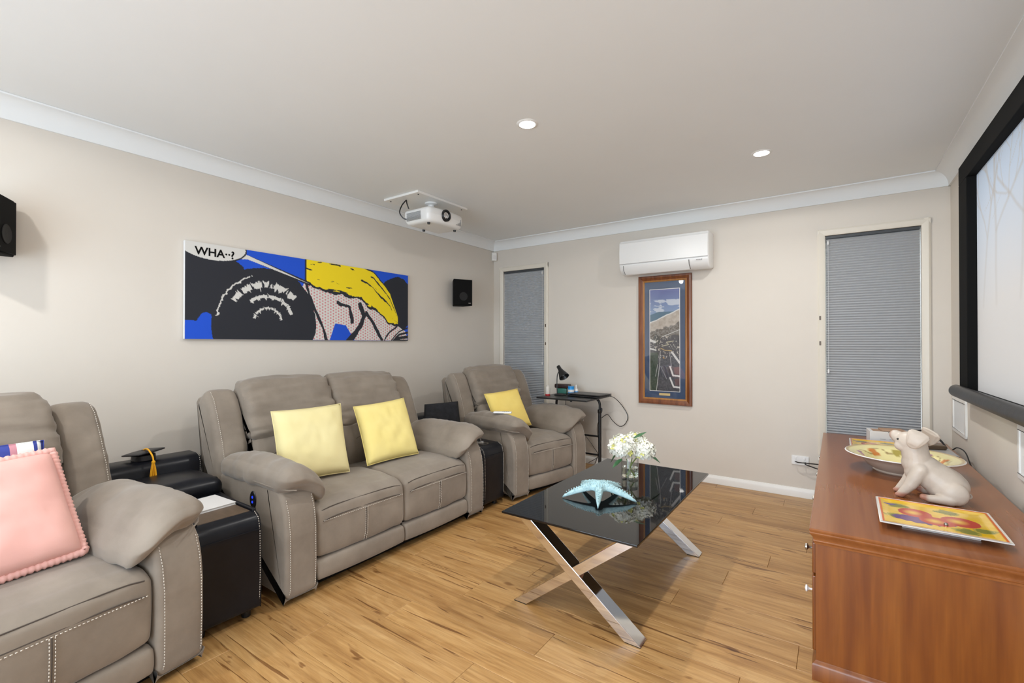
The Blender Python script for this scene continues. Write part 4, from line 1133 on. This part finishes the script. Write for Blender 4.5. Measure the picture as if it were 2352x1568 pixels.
# ------------------------------------------------------------------ air conditioner
ac = thing('air_conditioner', 'white split-system air conditioner high on the far wall', 'air conditioner', (-1.298, YF, 1.905))
AW = .805
prof = [(0, .02), (-.10, .0), (-.155, .008), (-.195, .045), (-.212, .085), (-.216, .20), (-.212, .295), (-.195, .318), (-.15, .322), (0, .322)]
extr('housing', prof, -AW/2, AW/2, M['white_plastic'], ac, axis='x', r=.012, n=2, k=0, sharp=35)
extr('front_panel', [(-.212, .098), (-.2195, .100), (-.2215, .20), (-.217, .292), (-.208, .300), (-.205, .20)], -AW/2+.004, AW/2-.004, M['white_plastic'], ac, axis='x', r=.004, n=2, sharp=35)
mb = MB().box(-AW/2+.006, AW/2-.006, -.2135, -.205, .0925, .0965); mb.build('panel_gap', M['grey_plastic'], ac)
extr('louver', [(-.158, .006), (-.200, .042), (-.213, .080), (-.2165, .080), (-.204, .038), (-.160, .001)], -AW/2+.045, AW/2-.165, M['white_plastic'], ac, axis='x', r=.002, n=2, sharp=35)
mb = MB()
for xx in (-AW/2+.041, AW/2-.163): mb.add([(xx, -.16, .004), (xx+.004, -.16, .004), (xx+.004, -.2055, .04), (xx, -.2055, .04), (xx, -.2155, .082), (xx+.004, -.2155, .082)], [(0, 1, 2, 3), (3, 2, 5, 4)])
mb.build('louver_gap', M['black_plastic'], ac)
mb = MB()
for k in range(3): mb.box(AW/2-.10+.018*k, AW/2-.088+.018*k, -.2165, -.211, .070, .078)
mb.build('indicator', M['grey_plastic'], ac)

# ------------------------------------------------------------------ projector
pj = thing('ceiling_projector', 'white projector hung from a mounting board on the ceiling', 'projector', (-2.80, 2.83, ZC))
box('mounting_board', -.30, .105, -.275, .325, -.020, -.001, M['white_gloss'], pj, bevel=.003)
for sx, sy in ((-.26, -.235), (-.26, .285), (.07, -.235), (.07, .285)): MB().lathe([(0, -.024), (.006, -.023), (.007, -.020), (0, -.0195)], 10, (sx, sy, 0)).build('screw', M['black_plastic'], pj)
mb = MB().lathe([(.055, -.020), (.055, -.030), (.026, -.038), (.024, -.085), (.045, -.092), (.045, -.100), (0, -.100)], 24, (-.02, .0, 0))
mb.build('mount_post', M['white_plastic'], pj)
mb = MB()
for a in (.7, 2.4, 3.9, 5.5): mb.tube([(-.02, .0, -.097), (-.02+.12*math.cos(a), .12*math.sin(a), -.099), (-.02+.13*math.cos(a), .13*math.sin(a), -.112)], .007, 8)
mb.build('mount_arm', M['black_metal'], pj)
zt, zb = -.108, -.232
def pshape(V):
    V = V.copy(); u = V[:, 0]; V[:, 2] += np.where(V[:, 2] < 0, .022*np.clip((u-.06)/.08, 0, 1)**1.5*0, 0)
    V[:, 0] += np.where(u > 0, .030*(1-(V[:, 1]/.21)**2)*np.clip(u/.14, 0, 1), 0)
    k = np.clip(-V[:, 2]/.06, 0, 1); V[:, 0] *= 1-.10*k; V[:, 1] *= 1-.07*k; return V
pb = soft('projector_body', (.29, .42, .124), .030, M['white_plastic'], pj, (0, .01, -.170), 26, (0, 0, 0), pshape)
MX = Matrix.Rotation(R(90), 4, 'Y')
def lx(name, prof, y, z, x, m, par, n=32, lab=None): return MB().lathe(prof, n, (x, y, z), MX, caps=False).build(name, m, par, label=lab)
ln = lx('lens_ring', [(.034, -.02), (.048, -.02), (.049, .018), (.045, .024), (.038, .024), (.034, .012)], -.025, -.160, .162, M['black_plastic'], pj, lab='black lens ring')
lx('lens', [(0, .016), (.014, .0145), (.026, .009), (.034, 0), (.034, -.01), (0, -.01)], -.025, -.160, .162, M['chrome'], ln, lab='silvery glass lens')
lx('lens_barrel', [(.026, 0), (.035, .0), (.036, .012), (.030, .014), (.026, .008)], -.025, -.160, .164, M['black_plastic'], ln)
mb = MB()
for k in range(9): mb.box(-.10+.0, .06, -.206, -.1985, -.205+k*.0075, -.2015+k*.0075)
mb.build('side_vent', M['grey_plastic'], pj)
mb = MB()
for k in range(7): mb.box(.155, .1585, .10+k*.012, .106+k*.012, -.205, -.150)
mb.build('front_vent', M['grey_plastic'], pj)
for sx, sy in ((.10, -.15), (.10, .16), (-.11, .0)): MB().lathe([(0, -.246), (.011, -.246), (.012, -.230), (0, -.229)], 14, (sx, sy, 0)).build('adjusting_foot', M['black_plastic'], pj)
for sy in (.09, .15): MB().lathe([(0, -.088), (.012, -.09), (.012, -.112), (0, -.112)], 14, (.09, sy, 0)).build('lens_shift_knob', M['black_plastic'], pj)
MB().tube(smooth_open([(-.12, -.19, -.02), (-.14, -.22, -.07), (-.15, -.235, -.13), (-.13, -.215, -.175), (-.10, -.19, -.19)], 6), .005, 8).tube(smooth_open([(-.12, -.19, -.02), (-.10, -.20, -.06), (-.09, -.19, -.10)], 6), .005, 8).build('cable', M['black_plastic'], pj)

# ------------------------------------------------------------------ speakers and motion sensor
def speaker(label, loc, rz, mirror=1):
    t = thing('wall_speaker', label, 'speaker', loc, rz, group='black surround speakers on the left wall')
    # trapezoid cabinet, grille faces local +X
    pl_ = [(.065, -.105), (.072, -.095), (.072, .095), (.065, .105), (-.085, .060), (-.085, -.060)]
    extr('cabinet', pl_, 0, .275, M['black_matte'], t, axis='z', r=.006, n=2, sharp=40)
    box('grille', .071, .080, -.098, .098, .008, .267, M['black_matte'], t, bevel=.004)
    for zz, r0 in ((.095, .040),):
        mb = MB().lathe([(r0, .0), (r0+.006, .002), (r0+.004, .004), (r0*.75, .002), (r0*.3, .001), (0, .002)], 28, (.080, 0, zz), MX)
        mb.build('driver', mat('speaker_cone', (.010, .0095, .009), .8), t)
    box('badge', .0795, .0815, mirror*.070-.014, mirror*.070+.014, .022, .030, M['nickel'], t, bevel=.001, label='small silver badge')
    box('bracket', -.115, -.08, -.025, .025, .09, .18, M['black_metal'], t, bevel=.003)
    return t
speaker('black wall speaker right of the pop-art canvas', (-3.275, 3.725, 1.650), R(-28))
speaker('black wall speaker cut off at left edge of photo', (-3.25, .348, 1.668), R(62), -1)
ms = thing('motion_sensor', 'small white motion sensor in the far left corner under the cornice', 'sensor', (-3.335, 4.395, 2.235), R(-45))
box('sensor_body', -.035, .02, -.03, .03, 0, .098, M['white_gloss'], ms, bevel=.008, seg=3)
box('sensor_lens', .019, .024, -.020, .020, .022, .062, M['porcelain'], ms, bevel=.004, seg=3)

# power point and plugged cables on the far wall
pp = thing('power_point', 'white double power point low on the far wall beside sideboard', 'power outlet', (-.243, YF, .300))
box('cover_plate', -.060, .060, -.010, 0, -.037, .037, M['white_plastic'], pp, bevel=.003)
for sx in (-.03, .032): box('switch', sx-.007, sx+.007, -.014, -.009, .008, .026, M['white_plastic'], pp, bevel=.002)
for sx in (-.03, .032):
    mb = MB()
    for dx in (-.006, .006): mb.box(sx+dx-.0012, sx+dx+.0012, -.0106, -.0098, -.018, -.008)
    mb.build('socket_hole', M['black_plastic'], pp)
cable('power_cable', 'black cable from the power point, upper of two going behind sideboard', [(-.275, YF-.013, .288), (-.255, YF-.045, .290), (-.20, YF-.05, .292), (-.13, YF-.04, .292), (-.10, YF-.03, .290)], .0045, M['black_plastic'])
cable('power_cable', 'black cable from the power point, lower of two going behind sideboard', [(-.212, YF-.013, .286), (-.20, YF-.05, .280), (-.16, YF-.05, .268), (-.12, YF-.045, .256), (-.09, YF-.03, .250)], .0045, M['black_plastic'])

# ------------------------------------------------------------------ laptop side table behind the armchair
st = thing('side_table', 'black laptop table with tubular legs in the far corner', 'table', (-2.13, 4.10, 0))
box('tabletop', -.270, .270, -.260, .250, .715, .730, M['black_plastic'], st, bevel=.003)
for s in (-1, 1):
    xx = s*.245 if s > 0 else -.235
    leg = MB().tube([(xx, .08, .0), (xx, .08, .60)], .016, 12).build('leg', M['black_metal'], st)
    MB().tube(smooth_open([(xx, .08, .58), (xx, .08, .66), (xx-s*.02, .08, .700), (xx-s*.06, .08, .7145)], 6), .012, 12).build('leg_top', M['black_metal'], leg)
    MB().lathe([(.019, 0), (.021, .004), (.021, .03), (.017, .034)], 14, (xx, .08, .575)).build('collar', M['black_plastic'], leg)
    MB().lathe([(.018, 0), (.018, .012), (0, .012)], 12, (xx, .08, 0)).build('foot', M['black_plastic'], leg)
for zz in (.345, .165): MB().tube([(-.235, .08, zz), (.245, .08, zz)], .009, 10).build('crossbar', M['black_metal'], st)
MB().lathe([(0, 0), (.010, 0), (.010, .03), (.004, .034)], 10).build('clamp_knob', M['black_plastic'], st, loc=(.262, .08, .59))
box('edge_stop', .10, .118, -.262, -.250, .706, .716, M['black_plastic'], st, bevel=.002)

dl = thing('desk_lamp', 'black gooseneck desk lamp on the laptop table', 'lamp', (-2.285, 4.11, .7305), R(0))
MB().lathe([(0, 0), (.060, 0), (.062, .004), (.055, .012), (.020, .018), (0, .019)], 32).build('lamp_base', M['black_plastic'], dl)
MB().tube(smooth_open([(-.035, 0, .012), (-.036, 0, .09), (-.035, .0, .16), (-.030, 0, .205), (-.012, 0, .238), (.008, 0, .248)], 6), .0048, 8).build('gooseneck', M['black_metal'], dl)
d = Vector((.62, -.22, -.75)).normalized(); rot = Vector((0, 0, 1)).rotation_difference(d).to_matrix().to_4x4()
MB().lathe([(0, -.028), (.018, -.028), (.020, -.022), (.020, .012), (.024, .024), (.052, .105), (.053, .112), (.050, .112), (.022, .026), (.014, .012), (0, .012)], 32, (-.008, 0, .268), rot).build('lamp_shade', M['black_plastic'], dl)
MB().lathe([(0, .092), (.014, .088), (.023, .072), (.024, .058), (.014, .030), (.012, .014)], 20, (-.008, 0, .268), rot).build('bulb', M['porcelain'], dl)

lp = thing('laptop', 'closed black laptop on the laptop table', 'laptop', (-1.995, 4.175, .7305), R(-4))
soft('laptop_base', (.36, .25, .016), .006, M['black_plastic'], lp, (0, 0, .0085), 8); soft('laptop_lid', (.36, .25, .011), .005, M['black_plastic'], lp, (0, 0, .0225), 8)
cn = thing('tin', 'bright blue tin beside the desk lamp', 'tin', (-2.193, 4.172, .7305))
MB().lathe([(0, 0), (.030, 0), (.031, .003), (.031, .075), (.028, .078), (0, .078)], 28).build('tin_body', M['blue'], cn)
MB().lathe([(.032, 0), (.032, .010), (0, .011)], 28, (0, 0, .078)).build('tin_lid', M['blue'], cn)
MB().lathe([(.0314, .03), (.0318, .031), (.0318, .055), (.0314, .056)], 28).build('tin_label', M['paper'], cn, label='white band')
gp = tablet('snack_packet', 'green and pale packet lying behind the desk lamp stem', 'packet', (-2.325, 4.23, .7305), (.10, .05, .058), R(8), M['greenp'], .008)
bx = tablet('spectacle_case', 'dark red-brown case resting on top of the green packet', 'case', (-2.318, 4.228, .789), (.17, .06, .045), R(6), mat('dark_case', (.03, .012, .012), .3), .012)
sp_ = thing('spray_bottle', 'small white bottle with blue label and pointed cap on laptop table', 'bottle', (-2.175, 4.245, .7305))
MB().lathe([(0, 0), (.020, 0), (.022, .004), (.022, .045), (.016, .058), (.010, .062), (0, .062)], 22).build('bottle_body', M['white_plastic'], sp_)
MB().lathe([(.0222, .010), (.0226, .011), (.0226, .034), (.0222, .035)], 22).build('bottle_label', M['blue'], sp_)
MB().lathe([(.010, .060), (.011, .068), (.007, .080), (.004, .098), (0, .099)], 16).build('cap', M['white_plastic'], sp_)
cb = thing('lotion_bottle', 'cream bottle with red base at left end of laptop table', 'bottle', (-2.365, 4.00, .7305))
MB().lathe([(0, .012), (.022, .012), (.024, .016), (.024, .075), (.018, .090), (.011, .094), (.011, .104), (0, .105)], 22).build('bottle_body', mat('cream_plastic', (.62, .58, .52), .4), cb)
MB().lathe([(0, 0), (.0235, 0), (.0245, .003), (.0245, .016), (.022, .018), (0, .018)], 22).build('bottle_base', M['red'], cb)
cable('laptop_cable', 'black laptop cable looping down beside the laptop table', [(-1.808, 4.16, .745), (-1.79, 4.30, .72), (-1.745, 4.395, .635), (-1.69, 4.405, .535), (-1.715, 4.405, .455), (-1.77, 4.40, .425), (-1.83, 4.38, .47), (-1.865, 4.33, .54), (-1.905, 4.30, .52), (-1.97, 4.34, .46), (-2.0, 4.37, .36), (-1.975, 4.38, .18), (-2.03, 4.38, .02)], .0035, M['black_plastic'])
cable('lamp_cable', 'thin lamp cable hanging crookedly behind the laptop table', [(-2.34, 4.20, .735), (-2.36, 4.375, .72), (-2.36, 4.385, .55), (-2.20, 4.39, .36), (-2.06, 4.39, .20), (-2.0, 4.39, .10), (-2.1, 4.38, .02)], .003, M['black_plastic'])
